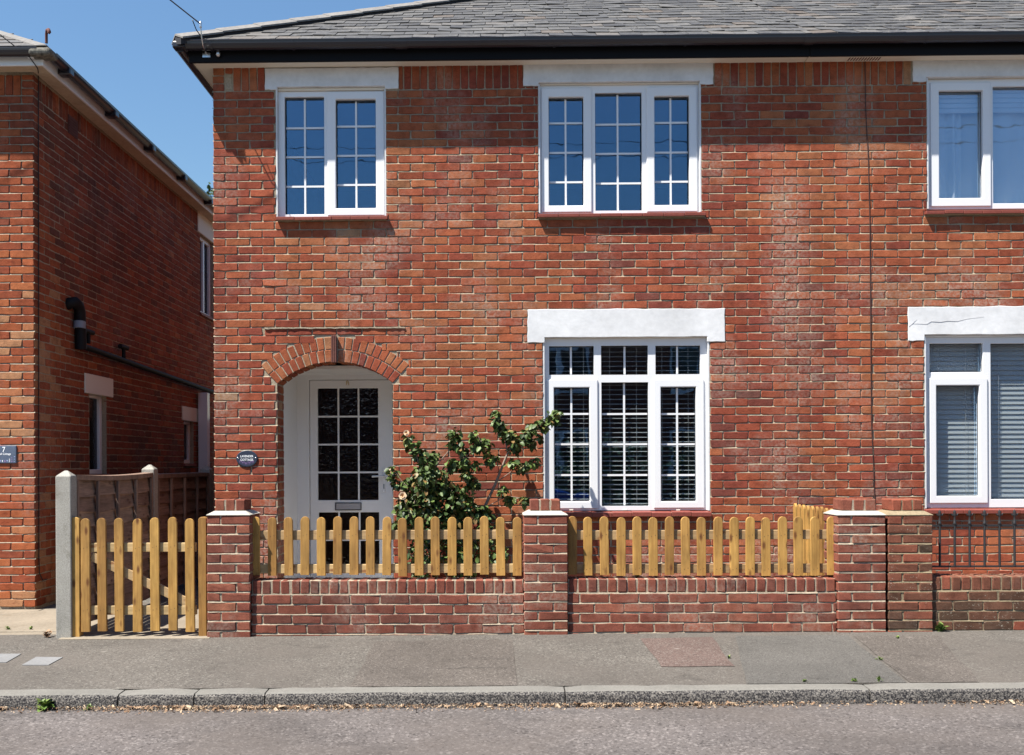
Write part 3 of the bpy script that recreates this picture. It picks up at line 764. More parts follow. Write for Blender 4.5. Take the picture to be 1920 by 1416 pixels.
# brick rectangles of the facade, cut round every opening
rects = [q for q in courses(XL, XS + .5, Z0, N_ROWS, PITCH, phase=.0) if (q[0] + q[1]) / 2 <= XS]
sold = soldiers(XL + .11, XS, Z_SOLD, Z_TOP - .002)
qz = Z_SOLD
sold += [(XL, XL + .10, qz + .005, qz + .068), (XL, XL + .10, qz + .078, qz + .14), (XL, XL + .10, qz + .15, Z_TOP - .002)]
rects += sold
cut = [(h[0], h[1], h[2], h[3]) for h in holes[:3]] + [(s[0], s[1], s[2], s[3]) for s in (s1, s2, s3)] + l1 + l2 + l3
mp = at(430, 155, 0); cut.append((mp.x - .045, mp.x + .03, mp.z - .07, mp.z + .075))
for h in cut: rects = subtract(rects, h)
out = []
for (a, b, c, d) in rects:                     # doorway and arch ring
    zc_ = (c + d) / 2
    if zc_ < ZC + RB and b > XC - RB and a < XC + RB:
        dz = zc_ - ZC
        if dz > RB * math.cos(AH) - .01: e = math.sqrt(max(0, RB * RB - (max(dz, 0) + .012) ** 2)) + .012
        elif zc_ > Z_SP: e = (zc_ - ZC) * math.tan(AH) + .022
        else: e = half
        out += subtract([(a, b, c, d)], (XC - e, XC + e, c - 1, d + 1), .003)
    else: out.append((a, b, c, d))
drip_z = Z(615.5, 0, 629)
rects = subtract(out, (X(497), X(760), drip_z - .006, drip_z + .008), .0)
def pick_main(p_): return 1 if (p_.z < 1.02 or (abs(p_.x + 1.0) < .0)) else 0
lay_bricks(rects, front, M_BRICK, limit=258, pick=pick_main, std=(.2155, PITCH - .010), mean=.52, sd=.135, lip=M_MORTAR)
# bricks on the left reveal of the porch
rv = courses(.003, .268, Z0, int((Z_SP - Z0) / PITCH), PITCH, L=.1285, J=.010)
rvw = MB().box(DL - .001, DL + .0005, .004, .266, Z_BASE, Z_SP).build('reveal', M_MORTAR, house)
mass = MB(); T = wall_frame(90, DL)
for (a, b, c, d) in rv:
    if c < .02: continue
    v, f = brick_geo(b - a, d - c, RND); mass.add(v, f, tint_of(RND), M=T @ Matrix.Translation(((a + b) / 2, -.004, (c + d) / 2)))
mass.build('reveal_brickwork', M_BRICK, rvw, kind='stuff')
# arch: two rings of bricks on edge and a keystone of clay tiles
KW = .042
arch = MB()
na_ = 24
pts = [(XC + RB * math.sin(-AH + 2 * AH * i / na_), .0, ZC + RB * math.cos(-AH + 2 * AH * i / na_)) for i in range(na_, -1, -1)]
ptsi = [(XC + (RA + .002) * math.sin(-AH + 2 * AH * i / na_), .0, ZC + (RA + .002) * math.cos(-AH + 2 * AH * i / na_)) for i in range(na_ + 1)]
for i in range(na_):
    a0, a1 = -AH + 2 * AH * i / na_, -AH + 2 * AH * (i + 1) / na_
    q = [(XC + rr * math.sin(aa), -.0008, ZC + rr * math.cos(aa)) for rr, aa in ((RA + .003, a0), (RA + .003, a1), (RB, a1), (RB, a0))]
    arch.prism(q, (0, .0006, 0))
arch = arch.build('arch', M_MORTARW, house)
for ring in range(2):
    r0, r1 = RA + ring * RING + .003, RA + (ring + 1) * RING - .005
    ka = KW / 2 / r0 + .004
    nb_ = 9 if ring == 0 else 10
    for sgn in (-1, 1):
        step = (AH - ka) / nb_
        for i in range(nb_):
            a0, a1 = ka + i * step + .005 / r0, ka + (i + 1) * step - .005 / r0
            j = lambda: RND.gauss(0, .0015)
            q = [(XC + sgn * rr * math.sin(aa) + j(), -.006 - abs(RND.gauss(0, .001)), ZC + rr * math.cos(aa) + j()) for rr, aa in ((r0, a0), (r0, a1), (r1, a1), (r1, a0))]
            if sgn < 0: q = q[::-1]
            MB().prism(q, (0, .262 if ring == 0 else .1, 0), tint_of(RND, .66, .16)).build('brick', M_BRICK, arch, bevel=.0035)
ks = MB().box(XC - .021, XC + .021, -.040, .05, Z_CR - .004, Z_CR + .235).build('keystone', M_KEY, house, bevel=.003)
for dx in (-.018, -.002, .014): MB().box(XC + dx - .0065, XC + dx + .0065, -.050, -.0405, Z_CR - .008, Z_CR + .238).build('tile', M_KEY, ks, bevel=.002)
dm = MB(); xa, xb = X(497), X(760); nn = 40; v = []; f = []
for i in range(nn + 1):
    x = xa + (xb - xa) * i / nn; w_ = RND.gauss(0, .0015); e = RND.uniform(-.012, .004)
    v += [(x, .0, drip_z + .009 + w_), (x, -.016 + e * .3, drip_z + .005 + w_), (x, -.016 + e * .3, drip_z - .003 + w_ + e * .3), (x, .0, drip_z - .007 + e * .3)]
for i in range(nn):
    for j in range(3): f.append((4 * i + j, 4 * i + j + 1, 4 * i + 5 + j, 4 * i + 4 + j))
dm.add(v, f, smooth=False).build('drip_course', M_MORTARW, house)
MB().box(mp.x - .04, mp.x + .024, -.004, .02, mp.z - .065, mp.z + .07).build('mortar_patch', M_MORTARW, front, bevel=.004)
# door
YD = .92
def dx(px, py=850, Y=YD): return at(px, py, Y).x
def dz_(py, px=650, Y=YD): return at(px, py, Y).z
dxl, dxr = DL + .0, DR + .10
leaf_l, leaf_r = dx(580), dx(580) + .84
zdt = dz_(712)
Z_PC = 2.206
MB().box(DL - .04, DL - .0005, .2745, YD - .001, .0, Z_CR + .12).build('porch_lining', M_DOOR, house)
MB().box(DR + .0005, DR + .04, .2745, YD - .001, .0, Z_CR + .12).build('porch_lining', M_DOOR, house)
MB().box(DL, DR, .2745, YD - .001, Z_PC, Z_PC + .03).build('porch_ceiling', M_DOOR, house)
MB().box(DL, DR, .60, .606, Z_PC - .004, Z_PC - .0005).build('ceiling_bead', M_DOOR, house)
df = MB().plate((DL - .08, DR + .35, .0, Z_CR + .12), [(leaf_l, leaf_r, .03, zdt)], YD, YD + .07).build('door_frame', M_DOOR, house, bevel=.006, segs=2)
g1 = (dx(595.5), dx(709), dz_(938), dz_(728)); g2 = (dx(596.5), dx(710), dz_(1072), dz_(961))
door = MB().plate((leaf_l + .004, leaf_r - .004, .035, zdt - .004), [g1, g2], YD + .012, YD + .056).build('door', M_DOOR, house, bevel=.008, segs=2)
for gq, vb, hb in ((g1, (634, 672), (781, 833.5, 886)), (g2, (634.5, 673), (1013,))):
    MB().box(gq[0] - .004, gq[1] + .004, YD + .036, YD + .042, gq[2] - .004, gq[3] + .004).build('pane', M_GLASSD, door)
    for q in vb: MB().box(dx(q) - .0085, dx(q) + .0085, YD + .026, YD + .034, gq[2], gq[3]).build('glazing_bar', M_DOOR, door)
    for q in hb: MB().box(gq[0], gq[1], YD + .0265, YD + .0345, dz_(q) - .0085, dz_(q) + .0085).build('glazing_bar', M_DOOR, door)
lb = (dx(628), dx(677), dz_(957), dz_(942.5))
lbx = MB().plate(lb, [(lb[0] + .006, lb[1] - .006, lb[2] + .006, lb[3] - .006)], YD + .002, YD + .012).build('letterbox', M_GASKET, door)
MB().box(lb[0] + .006, lb[1] - .006, YD + .005, YD + .0118, lb[2] + .006, lb[3] - .006).build('flap', M_CHROME, lbx, bevel=.003)
hz = dz_(893); hx = dx(719.5)
hp = MB().box(hx - .016, hx + .016, YD + .003, YD + .0118, dz_(924), dz_(880)).build('handle_plate', M_DOOR, door, bevel=.004)
MB().tube([(hx, YD + .004, hz), (hx, YD - .035, hz), (hx - .02, YD - .042, hz), (hx - .115, YD - .040, hz - .004)], .010, 8).build('handle', M_UPVC, hp)
MB().box(hx - .004, hx + .004, YD + .0005, YD + .0029, dz_(917), dz_(908)).build('keyhole', M_GASKET, hp)
kz, kx = dz_(718), dx(652)
kn = MB(); kn.tube([(kx - .012, YD + .004, kz - .022), (kx - .008, YD - .004, kz + .012), (kx, YD - .006, kz + .022), (kx + .008, YD - .004, kz + .012), (kx + .012, YD + .004, kz - .022)], .0045, 6); kn.tube([(kx - .009, YD + .002, kz), (kx + .009, YD + .002, kz)], .003, 6)
kn.build('door_hook', M_BRASS, door)
MB().box(DL + .003, DR - .003, .06, YD - .002, -.05, .03).build('door_step', M_CEMENT, house)
# roof and eaves
XEL = XL - .20
rf = roof_front(house, XEL - .015, XS, True, 300, 21)
hipd = Vector((1, 1, math.tan(R(30.6)))).normalized(); side_a = Vector((1, -1, 0)).normalized()
h0 = Vector((XEL - .06, -.275, Z_EAVE - .005)); tl = .43
nf = Vector((0, -math.sin(R(30.6)), math.cos(R(30.6)))); ns = Vector((-math.sin(R(30.6)), 0, math.cos(R(30.6))))
df_ = (nf.cross(hipd)).normalized(); df_ = df_ if df_.x > 0 or df_.y < 0 else -df_
dn_ = hipd.cross(nf).normalized()
for cand in (dn_, -dn_):
    if cand.y < 0 or cand.x > .3: dfront = cand
dside = hipd.cross(ns).normalized(); dside = dside if dside.x < 0 else -dside
dfront = dfront if dfront.x > 0 else -dfront
for i in range(10):
    p0 = h0 + hipd * (tl * i) + Vector((0, 0, .045)); p1 = p0 + hipd * (tl + .012); up_ = Vector((0, 0, .008 * (1 if True else 0)))
    q = MB(); wd_ = .115
    a0, a1 = p0 + up_, p1
    A = [a0 + dfront * wd_ - nf * .012, a0, a0 + dside * wd_ - ns * .012]; B = [a1 + dfront * wd_ - nf * .012, a1, a1 + dside * wd_ - ns * .012]
    dn = Vector((0, 0, -.016))
    v = A + B + [x + dn for x in A] + [x + dn for x in B]
    q.add(v, [(0, 3, 4, 1), (1, 4, 5, 2), (6, 7, 10, 9), (7, 8, 11, 10), (0, 6, 9, 3), (2, 5, 11, 8), (0, 1, 7, 6), (1, 2, 8, 7), (3, 9, 10, 4), (4, 10, 11, 5)])
    q.build('hip_tile', M_HIP, rf)
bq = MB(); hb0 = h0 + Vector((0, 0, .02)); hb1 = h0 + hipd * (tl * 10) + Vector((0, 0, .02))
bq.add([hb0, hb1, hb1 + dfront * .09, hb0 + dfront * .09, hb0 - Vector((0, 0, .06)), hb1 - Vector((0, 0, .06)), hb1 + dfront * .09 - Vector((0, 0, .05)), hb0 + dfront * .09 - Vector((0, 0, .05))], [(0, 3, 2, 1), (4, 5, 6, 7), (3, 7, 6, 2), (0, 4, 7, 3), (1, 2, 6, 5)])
bq.build('hip_shadow_strip', M_HIPD, rf)  # near-black strip paints in the shadow gap under the hip tiles
sof, gut = eaves(house, XL - .17, XS - .002, True, [(395, .02), (548, .02), (1040, .02), (1287, .02)], [(751, .10)])
# side fascia and gutter of the hipped end
MB().box(XL - .17, XL - .145, -FD + .026, 7.0, Z_FB, Z_GT + .03).build('side_fascia', M_FASCIA, house)
MB().box(XL - .143, XL - .004, .0, 7.0, Z_FB + .012, Z_FB + .022).build('side_soffit', M_CREAM, house)
sg = MB(); sg.tube([(XL - .23, -FD - .060, Z_GT - .02), (XL - .23, 7.0, Z_GT - .02)], .058, 10); sg.build('side_gutter', M_FASCIA, house)
MB().box(XL - .285, XL - .17, -GT - .001, -FD - .005, Z_GT - .058, Z_GT + .006).build('gutter_corner', M_FASCIA, house, bevel=.015, segs=2)
# cable bracket and insulator on the fascia
bp = at(387, 103, -FD - .005)
bk = MB().box(bp.x - .035, bp.x + .035, -FD - .006, -FD - .001, bp.z - .022, bp.z + .022).build('cable_bracket', M_STEEL, house)
tip = at(376, 46, -.42)
MB().tube([(bp.x, -FD - .006, bp.z + .015), at(381, 88, -.36), at(378, 70, -.40), tip], .0055, 6).build('rod', M_STEEL, bk)
MB().lathe([(.0, .030), (.009, .025), (.012, .005), (.008, -.01), (.012, -.025), (.0, -.035)], tip, 8).build('insulator', M_CHROME, bk)
ins = at(409, 98, -FD - .03)
MB().lathe([(0, .045), (.012, .042), (.014, .022), (.008, .014), (.014, .004), (.020, -.012), (.018, -.028), (.010, -.038), (0, -.042)], ins, 12).build('insulator', M_CHROME, house)

# ------------------------------------------------------------------ the house next door, under the same roof
nh = empty('brick_house', (XS + 2, 0, 0), 'red brick house with plain white windows behind spiked iron railings', 'house')
def curt(a, b): return rz(a, b, 100, 200)
oa, wa = make_window(nh, (1737, 2010, 148, 392), [
    dict(sash=(1744, 1857, 156, 388), glass=(1760, 1842, 171, 372)), dict(glass=(1862, 1990, 162, 381))])
ob, wb = make_window(nh, (1733, 2010, 632, 952), [
    dict(glass=(1743, 1843, 644, 698)),
    dict(sash=(1742, 1851, 709, 944), glass=(1755, 1836, 723, 930)), dict(glass=(1858, 1990, 644, 936))])
sa_ = make_sill(nh, 1737, 2020, 393, 400, 8); sb_ = make_sill(nh, 1737, 2020, 955, 963, 8)
la, na2 = make_lintel(nh, 113, 1711, 2040, 144, 1736, 2012, 152, seed=5)
lb2, nb2 = make_lintel(nh, 575, 1702, 2045, 627, 1733, 2012, 638, seed=6)
for (na, nb, zn), o_ in ((na2, oa), (nb2, ob)):
    MB().box(na, nb, YF - .01, YF + .06, o_[3] + .001, zn - .001).build('head_trim', M_CREAM if o_ is oa else M_UPVC, nh, bevel=.003)
hq = at(1831, 848, .10)
MB().box(hq.x - .011, hq.x + .011, .090, .100, hq.z - .055, hq.z + .045).build('handle', M_UPVC, wb, bevel=.004)
cr = [at(1704, 612, -.0135), at(1712, 607, -.0135), at(1721, 607, -.0135), at(1738, 608, -.0135), at(1746, 603, -.0135), at(1764, 604, -.0135), at(1776, 602, -.0135), at(1795, 602.5, -.0135), at(1812, 598, -.0135), at(1845, 594, -.0135)]
MB().tube(cr, [.0006, .0008, .0009, .001, .0014, .0014, .0012, .001, .0007, .0004], 4).build('crack', M_CRACK, nh)
MB().tube([at(1704, 613, -.0135), at(1712, 606, -.0135), at(1719, 599, -.0135)], [.0006, .0012, .0006], 4).build('crack', M_CRACK, nh)
nholes = [(oa[0] - .0135, oa[1] + .0135, sa_[2], na2[2] + .02), (ob[0] - .0135, ob[1] + .0135, sb_[2], nb2[2] + .02)]
nfront = MB().plate((XS + .0005, XR, Z_BASE, Z_TOP + .06), nholes, .0, .27).build('front_wall', M_MORTAR, nh)
MB().box(XS + .004, XS + .12, .272, 7, Z_BASE, Z_TOP + .06).build('party_wall', M_ROOM, nh)
MB().box(XR - .25, XR, .272, 7, Z_BASE, Z_TOP + .06).build('side_wall', M_OPPB, nh)
MB().box(XS + .122, XR - .252, 4.2, 4.4, Z_BASE, Z_TOP + .06).build('rear_wall', M_ROOM, nh)
MB().box(XS + .122, XR - .252, .274, 4.19, 2.46, 2.70).build('upper_floor', M_CEIL, nh)
MB().box(XS + .122, XR - .252, .274, 4.19, Z_TOP, Z_TOP + .05).build('ceiling', M_CEIL, nh)
MB().box(XS + .122, XR - .252, .274, 4.19, -.05, .02).build('ground_floor', M_ROOM, nh)
nrec = [q for q in courses(XL + .2255 * int((XS - XL) / .2255 - 2), XR, Z0, N_ROWS, PITCH) if (q[0] + q[1]) / 2 > XS] + soldiers(XS + .002, XR, Z_SOLD, Z_TOP - .002)
for h in nholes + [sa_, sb_] + la + lb2: nrec = subtract(nrec, h)
XV = X(1960)
lay_bricks(nrec, nfront, M_BRICK, limit=300, pick=lambda p_: 1 if (p_.x > XV or p_.z < .5) else 0, std=(.2155, PITCH - .010), mean=.47, sd=.13, lip=M_MORTAR)
nrf = roof_front(nh, XS + .002, XR, False, 300, 22)
nso, ngut = eaves(nh, XS + .001, XR, False, [(1740, .012)], [(1519, .085)])
va, vb_ = at(1590, 108, -FD + .06), at(1655, 104, -FD + .06)
vt = MB().box(va.x, vb_.x, -FD + .04, -.03, Z_FB + .006, Z_FB + .0115).build('soffit_vent', M_CREAM, nso)
for i in range(12):
    x = va.x + .02 + (vb_.x - va.x - .04) * i / 11
    MB().box(x - .006, x + .006, -FD + .055, -.045, Z_FB + .0045, Z_FB + .0058).build('slot', M_RUST, vt)
cabpts = [(1622, 112), (1623, 200), (1628, 300), (1631, 420), (1632, 560), (1633, 700), (1634, 800), (1638, 880), (1640, 940), (1642, 985), (1642, 1060)]
MB().tube([at(a, b, -.012) for a, b in cabpts], .0038, 6).build('cable', M_CABLEB, nh)

# ------------------------------------------------------------------ neighbour across the side path
XN = X(64.5)                                  # its right-hand corner
lh = empty('brick_house', (XN - 1.5, 0, 0), 'brick house with white fascia, black waste pipe on its shaded side wall', 'house')
def sy(px): return at_x(px, 800, XN).y
def sz(px, py): return at_x(px, py, XN).z
sw1 = (sy(168), sy(200), sz(184, 889), sz(184, 738)); sw2 = (sy(345), sy(363), sz(354, 869), sz(354, 789)); sw3 = (sy(377), sy(402), sz(388, 592), sz(388, 448))
Z_LT = Z(141, 0, 40)
LEND = 7.6
lfront = MB().plate((XN - 3.2, XN - .012, Z_BASE, Z_LT + .10), [], .003, .25).build('front_wall', M_MORTARW, lh)
TM = wall_frame(90, XN)
lside = MB().plate((.003, LEND, Z_BASE, Z_LT + .10), [sw1, sw2, sw3], .003, .24, M=TM).build('side_wall', M_MORTAR, lh)
MB().box(XN - 3.2, XN - .26, LEND - .25, LEND, Z_BASE, Z_LT).build('rear_wall', M_ROOM, lh)
MB().box(XN - 3.2, XN - .26, .26, LEND - .26, 2.45, 2.65).build('upper_floor', M_ROOM, lh)
MB().box(XN - 3.2, XN - .26, .26, LEND - .26, Z_LT, Z_LT + .05).build('ceiling', M_ROOM, lh)
MB().box(XN - 3.2, XN - 2.95, .26, LEND - .26, Z_BASE, Z_LT).build('inner_wall', M_ROOM, lh)
PL = .0742
ZL_REF = sz(65, 1122) if False else Z(1121, 0, 40)
nl = int((Z_LT - .19 - (ZL_REF - .15)) / PL); ZL0 = Z_LT - .19 - nl * PL
lrec = courses(XN - 3.2, XN, ZL0, nl, PL, phase=.0)
# quoin: alternate header and stretcher at the corner
lrec = []
for i in range(nl):
    za, zb = ZL0 + i * PL + .005, ZL0 + (i + 1) * PL - .005; u = XN
    w_ = .1025 if i % 2 == 0 else .215
    while u > XN - 3.2:
        lrec.append((u - w_, u, za, zb)); u -= w_ + .010; w_ = .215
lrec += soldiers(XN - 3.2, XN - .11, Z_LT - .19, Z_LT) + [(XN - .10, XN, Z_LT - .185, Z_LT - .125), (XN - .10, XN, Z_LT - .115, Z_LT - .055), (XN - .10, XN, Z_LT - .045, Z_LT)]
lay_bricks([q for q in lrec if q[1] > XN - .9], lfront, M_BRICKL, limit=150, mean=.5, sd=.16, std=(.215, PL - .010), key='l', lip=M_MORTARW)
srec = []
for i in range(nl):
    za, zb = ZL0 + i * PL + .005, ZL0 + (i + 1) * PL - .005; u = .0
    w_ = .215 if i % 2 == 0 else .1025
    while u < LEND:
        srec.append((u, min(u + w_, LEND), za, zb)); u += w_ + .010; w_ = .215
srec += soldiers(.11, LEND, Z_LT - .19, Z_LT) + [(.0, .10, Z_LT - .185, Z_LT - .125), (.0, .10, Z_LT - .115, Z_LT - .055), (.0, .10, Z_LT - .045, Z_LT)]
sl = [(sy(159), sy(211), sz(184, 741), sz(184, 705)), (sy(341), sy(373), sz(356, 790), sz(356, 764)), (sy(372), sy(420), sz(388, 447), sz(388, 408))]
for h in [sw1, sw2, sw3] + sl: srec = subtract(srec, h)
lay_bricks(srec, lside, M_BRICKL, rot=90, x0=XN, limit=150, mean=.34, sd=.17, std=(.215, PL - .010), key='l', proud=.001)  # lower tint mean than the front: side wall's shade put into the colour
for h in sl: MB().plate(h, [], -.012, .1, M=TM).build('lintel', M_CREAM, lh, bevel=.004)
for q in (sw1, sw2, sw3):
    wn_ = MB().plate(q, [(q[0] + .05, q[1] - .06, q[2] + .05, q[3] - .05)], .05, .11, M=TM).build('window', M_UPVC, lh, bevel=.005)
    MB().plate((q[0] + .045, q[1] - .055, q[2] + .045, q[3] - .045), [], .082, .087, M=TM).build('pane', M_GLASSD, wn_)
    if q is sw3: MB().plate(((q[0] + q[1]) / 2 - .03, (q[0] + q[1]) / 2 + .03, q[2] + .05, q[3] - .05), [], .052, .081, M=TM).build('mullion', M_UPVC, wn_)
    sl_ = MB().plate((q[0] - .05, q[1] + .05, q[2] - .04, q[2] - .003), [], -.03, .06, M=TM).build('sill', M_TILE, lh, bevel=.004)
# eaves of the neighbour: white fascia, timber soffit, black gutter round the corner
fz0, fz1 = Z(123, -FD, 60), Z(100, -FD, 60)
MB().box(XN - 3.2, XN + FD, -FD, -FD + .022, fz0, fz1 + .03).build('fascia', M_UPVC, lh, bevel=.003)
MB().box(XN + FD - .022, XN + FD, -FD + .023, LEND, fz0, fz1 + .03).build('fascia', M_UPVC, lh, bevel=.003)
M_TSOF = grain_mat('timber_soffit', (.42, .33, .24), (.55, .45, .34), 20, .2, .003, .7)
MB().box(XN - 3.2, XN + FD - .024, -FD + .024, -.004, fz0 + .006, fz0 + .016).build('soffit', M_TSOF, lh)
MB().box(XN + .006, XN + FD - .024, -.002, LEND, fz0 + .006, fz0 + .016).build('soffit', M_TSOF, lh)
gz = Z(91, -GT + .03, 60)
def half_pipe(p0, p1, out, r_=.056):
    p0, p1, out = Vector(p0), Vector(p1), Vector(out); n = 9; b = MB(); v = []
    loop = [(-r_ * math.cos(math.pi * i / n), -r_ * 1.1 * math.sin(math.pi * i / n)) for i in range(n + 1)]
    loop = loop + [(a * .93, z + .004) for a, z in reversed(loop)]
    for p_ in (p0, p1):
        for a, z in loop: v.append(p_ - out * a + Vector((0, 0, z)))
    q = len(loop); b.add(v, [(j, (j + 1) % q, q + (j + 1) % q, q + j) for j in range(q)] + [tuple(range(q)), tuple(range(2 * q - 1, q - 1, -1))])
    return b
half_pipe((XN - 3.2, -FD - .06, gz), (XN + FD - .01, -FD - .06, gz), (0, -1, 0)).build('gutter', M_FASCIA, lh)
sgut = half_pipe((XN + FD + .06, -FD + .02, gz), (XN + FD + .06, LEND, gz), (1, 0, 0)).build('gutter', M_FASCIA, lh)
M_MOSS = grain_mat('lichened_gutter', (.03, .03, .03), (.24, .23, .20), 26, .3, .004)
MB().box(XN + FD - .09, XN + FD + .118, -FD - .118, -FD + .06, gz - .066, gz + .004).build('gutter_corner', M_MOSS, lh, bevel=.03, segs=3)
for yy in (.12, 1.25, 2.4, 3.6, 4.8, 6.0):
    MB().box(XN + FD + .001, XN + FD + .12, yy, yy + .10, gz - .085, gz - .02).build('gutter_bracket', M_FASCIA, sgut, bevel=.01)
# its roof: hip running back from the corner
zE2, yE2 = gz + .02, -FD - .05
tn = math.tan(R(30.6)); xa2 = XN + FD + .05; dp = 2.6
lr = MB().add([(XN - 3.2, yE2, zE2), (xa2, yE2, zE2), (xa2 - dp, yE2 + dp, zE2 + dp * tn), (XN - 3.2, yE2 + dp, zE2 + dp * tn), (xa2, LEND, zE2), (xa2 - dp, LEND, zE2 + dp * tn)], [(0, 1, 2, 3), (1, 4, 5, 2)]).build('roof', M_SLATE, lh)
r = random.Random(3); cs, sn = math.cos(R(30.6)), math.sin(R(30.6))
for row in range(7):
    s0 = row * .2
    for kx in range(9):
        b_ = xa2 - s0 * cs - kx * .25 - (.125 if row % 2 else 0); a_ = b_ - .246
        if a_ < XN - 2.2: continue
        cut_ = .2 * cs * 1.3 if (kx == 0 and row % 2 == 0) else (.0 if row % 2 == 0 else .0)
        P = [(a_, yE2 + s0 * cs - sn * .02, zE2 + s0 * sn + cs * .02), (b_, yE2 + s0 * cs - sn * .02, zE2 + s0 * sn + cs * .02), (b_ - cut_, yE2 + (s0 + .26) * cs - sn * .012, zE2 + (s0 + .26) * sn + cs * .012), (a_, yE2 + (s0 + .26) * cs - sn * .012, zE2 + (s0 + .26) * sn + cs * .012)]
        MB().prism(P, (0, sn * .008, -cs * .008), r.uniform(.6, 1)).build('slate', M_SLATE, lr)
hs = Vector((xa2, yE2, zE2 + .03)); hd = Vector((-1, 1, tn)).normalized()
for i in range(5):
    p0 = hs + hd * (.42 * i); p1 = p0 + hd * .43; q = MB()
    wing_f, wing_s = Vector((-.10, 0, -.005)), Vector((0, .10, -.005)); dn = Vector((0, 0, -.016))
    A = [p0 + wing_f, p0, p0 + wing_s]; B = [p1 + wing_f, p1, p1 + wing_s]; v = A + B + [x + dn for x in A + B]
    q.add(v, [(0, 1, 4, 3), (1, 2, 5, 4), (6, 9, 10, 7), (7, 10, 11, 8), (0, 3, 9, 6), (2, 8, 11, 5), (0, 6, 7, 1), (1, 7, 8, 2), (3, 4, 10, 9), (4, 5, 11, 10)])
    q.build('hip_tile', M_HIP, lr)
hi = at(87, 81, yE2 + .02)
MB().tube([hi, at(87, 65, yE2 + .02), at(88, 57, yE2), at(91, 56, yE2 - .03), at(92.5, 60, yE2 - .04), at(91, 63, yE2 - .04)], [.013, .013, .014, .016, .016, .012], 8).build('hip_iron', M_RUST, lr)
# waste pipes on the side wall
def sp(px, py, off=.06): return at_x(px, py, XN + off)
M_LABEL = mat('grey_pipe_label', (.20, .22, .27), .6)
wp = MB(); a_, b_ = sp(152, 648), sp(404, 737); wp.tube([a_, b_], .030, 10); wp = wp.build('waste_pipe', M_PIPE, lh)
sp0 = sp(152, 655); top_ = sp(150, 585)
MB().tube([sp0, sp(151, 610), top_, sp(147, 573), sp(140, 567), sp(131, 568, .03), sp(126, 573, -.01)], [.055, .055, .055, .056, .056, .055, .05], 12).build('soil_bend', M_PIPE, wp)
MB().tube([sp(149, 616), sp(149.5, 603)], .0575, 12).build('pipe_label', M_LABEL, wp)
for px, py in ((166, 622), (232, 651)):
    t_ = MB(); p_ = sp(px, py); t_.tube([p_, sp(px, py + 22)], .022, 8); t_.tube([p_ - Vector((0, .11, 0)), p_ + Vector((0, .11, 0))], .026, 8); t_.build('pipe_tee', M_PIPE, wp)
MB().tube([sp(72, 136, .012), sp(72.5, 500, .012), sp(73, 1050, .012), sp(74, 1075, .015), sp(80, 1088, .02), sp(88, 1086, .02)], .0045, 6).build('cable', M_CABLE, lh)
dpx = sp(383, 760, .10)
MB().box(dpx.x - .07, dpx.x + .06, dpx.y - .06, dpx.y + .06, .0, sp(383, 737, .1).z).build('boxed_pipe', M_UPVC, lh, bevel=.004)
dd = sp(399, 800, .25)
MB().box(dd.x - .06, dd.x + .5, dd.y + 1.0, dd.y + 1.06, .0, 2.0).build('rear_door', M_UPVC, lh)
av = sp(136, 225, .004)
vg = MB().box(XN + .002, XN + .012, av.y - .11, av.y + .11, av.z - .16, av.z + .02).build('air_vent', M_RUST, lh)
for i in range(6): MB().box(XN + .0125, XN + .018, av.y - .1, av.y + .1, av.z - .145 + i * .026, av.z - .135 + i * .026).build('slat', M_RUST, vg)

# ------------------------------------------------------------------ name plaques
def text(body, size, ma, parent, loc, name='lettering', thick=.0006, xs=1.0):
    cu = bpy.data.curves.new('t', 'FONT'); cu.body = body; cu.size = size; cu.extrude = thick; cu.align_x = 'CENTER'; cu.align_y = 'CENTER'; cu.offset = size * .012
    ob = bpy.data.objects.new('t', cu); col.objects.link(ob)
    dg = bpy.context.evaluated_depsgraph_get(); me = bpy.data.meshes.new_from_object(ob.evaluated_get(dg)); bpy.data.objects.remove(ob)
    me.transform(Matrix.Rotation(R(90), 4, 'X') @ Matrix.Diagonal((xs, 1, 1, 1))); me.materials.clear(); me.materials.append(ma)
    return instance(name, me, parent, loc)
pc = at(463, 860, -.012); ax, az = .0975, .0755
pq = MB(); nn = 40
ring = lambda k, y: [(pc.x + ax * k * math.cos(2 * math.pi * i / nn), y, pc.z + az * k * math.sin(2 * math.pi * i / nn)) for i in range(nn)]
v = ring(.95, -.018) + ring(1.0, -.015) + ring(1.0, -.006)
pq.add(v, [tuple(range(nn))] + [(q + i, q + nn + i, q + nn + (i + 1) % nn, q + (i + 1) % nn) for q in (0, nn) for i in range(nn)])
pl = pq.build('name_plaque', M_NAVY); tag(pl, 'oval navy plaque reading LAVENDER COTTAGE beside the arched doorway', 'house sign')
text('LAVENDER', .0275, M_WHITE, pl, (pc.x, -.0187, pc.z + .020), xs=.88); text('COTTAGE', .0275, M_WHITE, pl, (pc.x, -.0187, pc.z - .012), xs=.92)
for sx in (-1, 1): MB().lathe([(0, .003), (.005, .0025), (.006, 0)], (pc.x + sx * .082, -.018, pc.z + .006), 10, axis='Y').build('screw', M_CHROME, pl)
r = random.Random(8)
for i in range(11):
    fx = -.062 + .0124 * i; fz = -.055 + .012 * abs(i - 5) / 5 * 1.6
    fl = MB(); top_z = fz + r.uniform(.016, .026)
    fl.box(pc.x + fx - .0006, pc.x + fx + .0006, -.0187, -.0181, pc.z + fz - .006, pc.z + top_z)
    for kz in range(4): fl.box(pc.x + fx - .0022, pc.x + fx + .0022, -.0189, -.0181, pc.z + top_z - .004 * kz - .003, pc.z + top_z - .004 * kz)
    fl.build('lavender_sprig', M_LILAC, pl)
xa_, xb_ = X(-32, -.01, 850), X(31.5, -.01, 850); za_, zb_ = Z(869, -.01, 10), Z(835.5, -.01, 10)
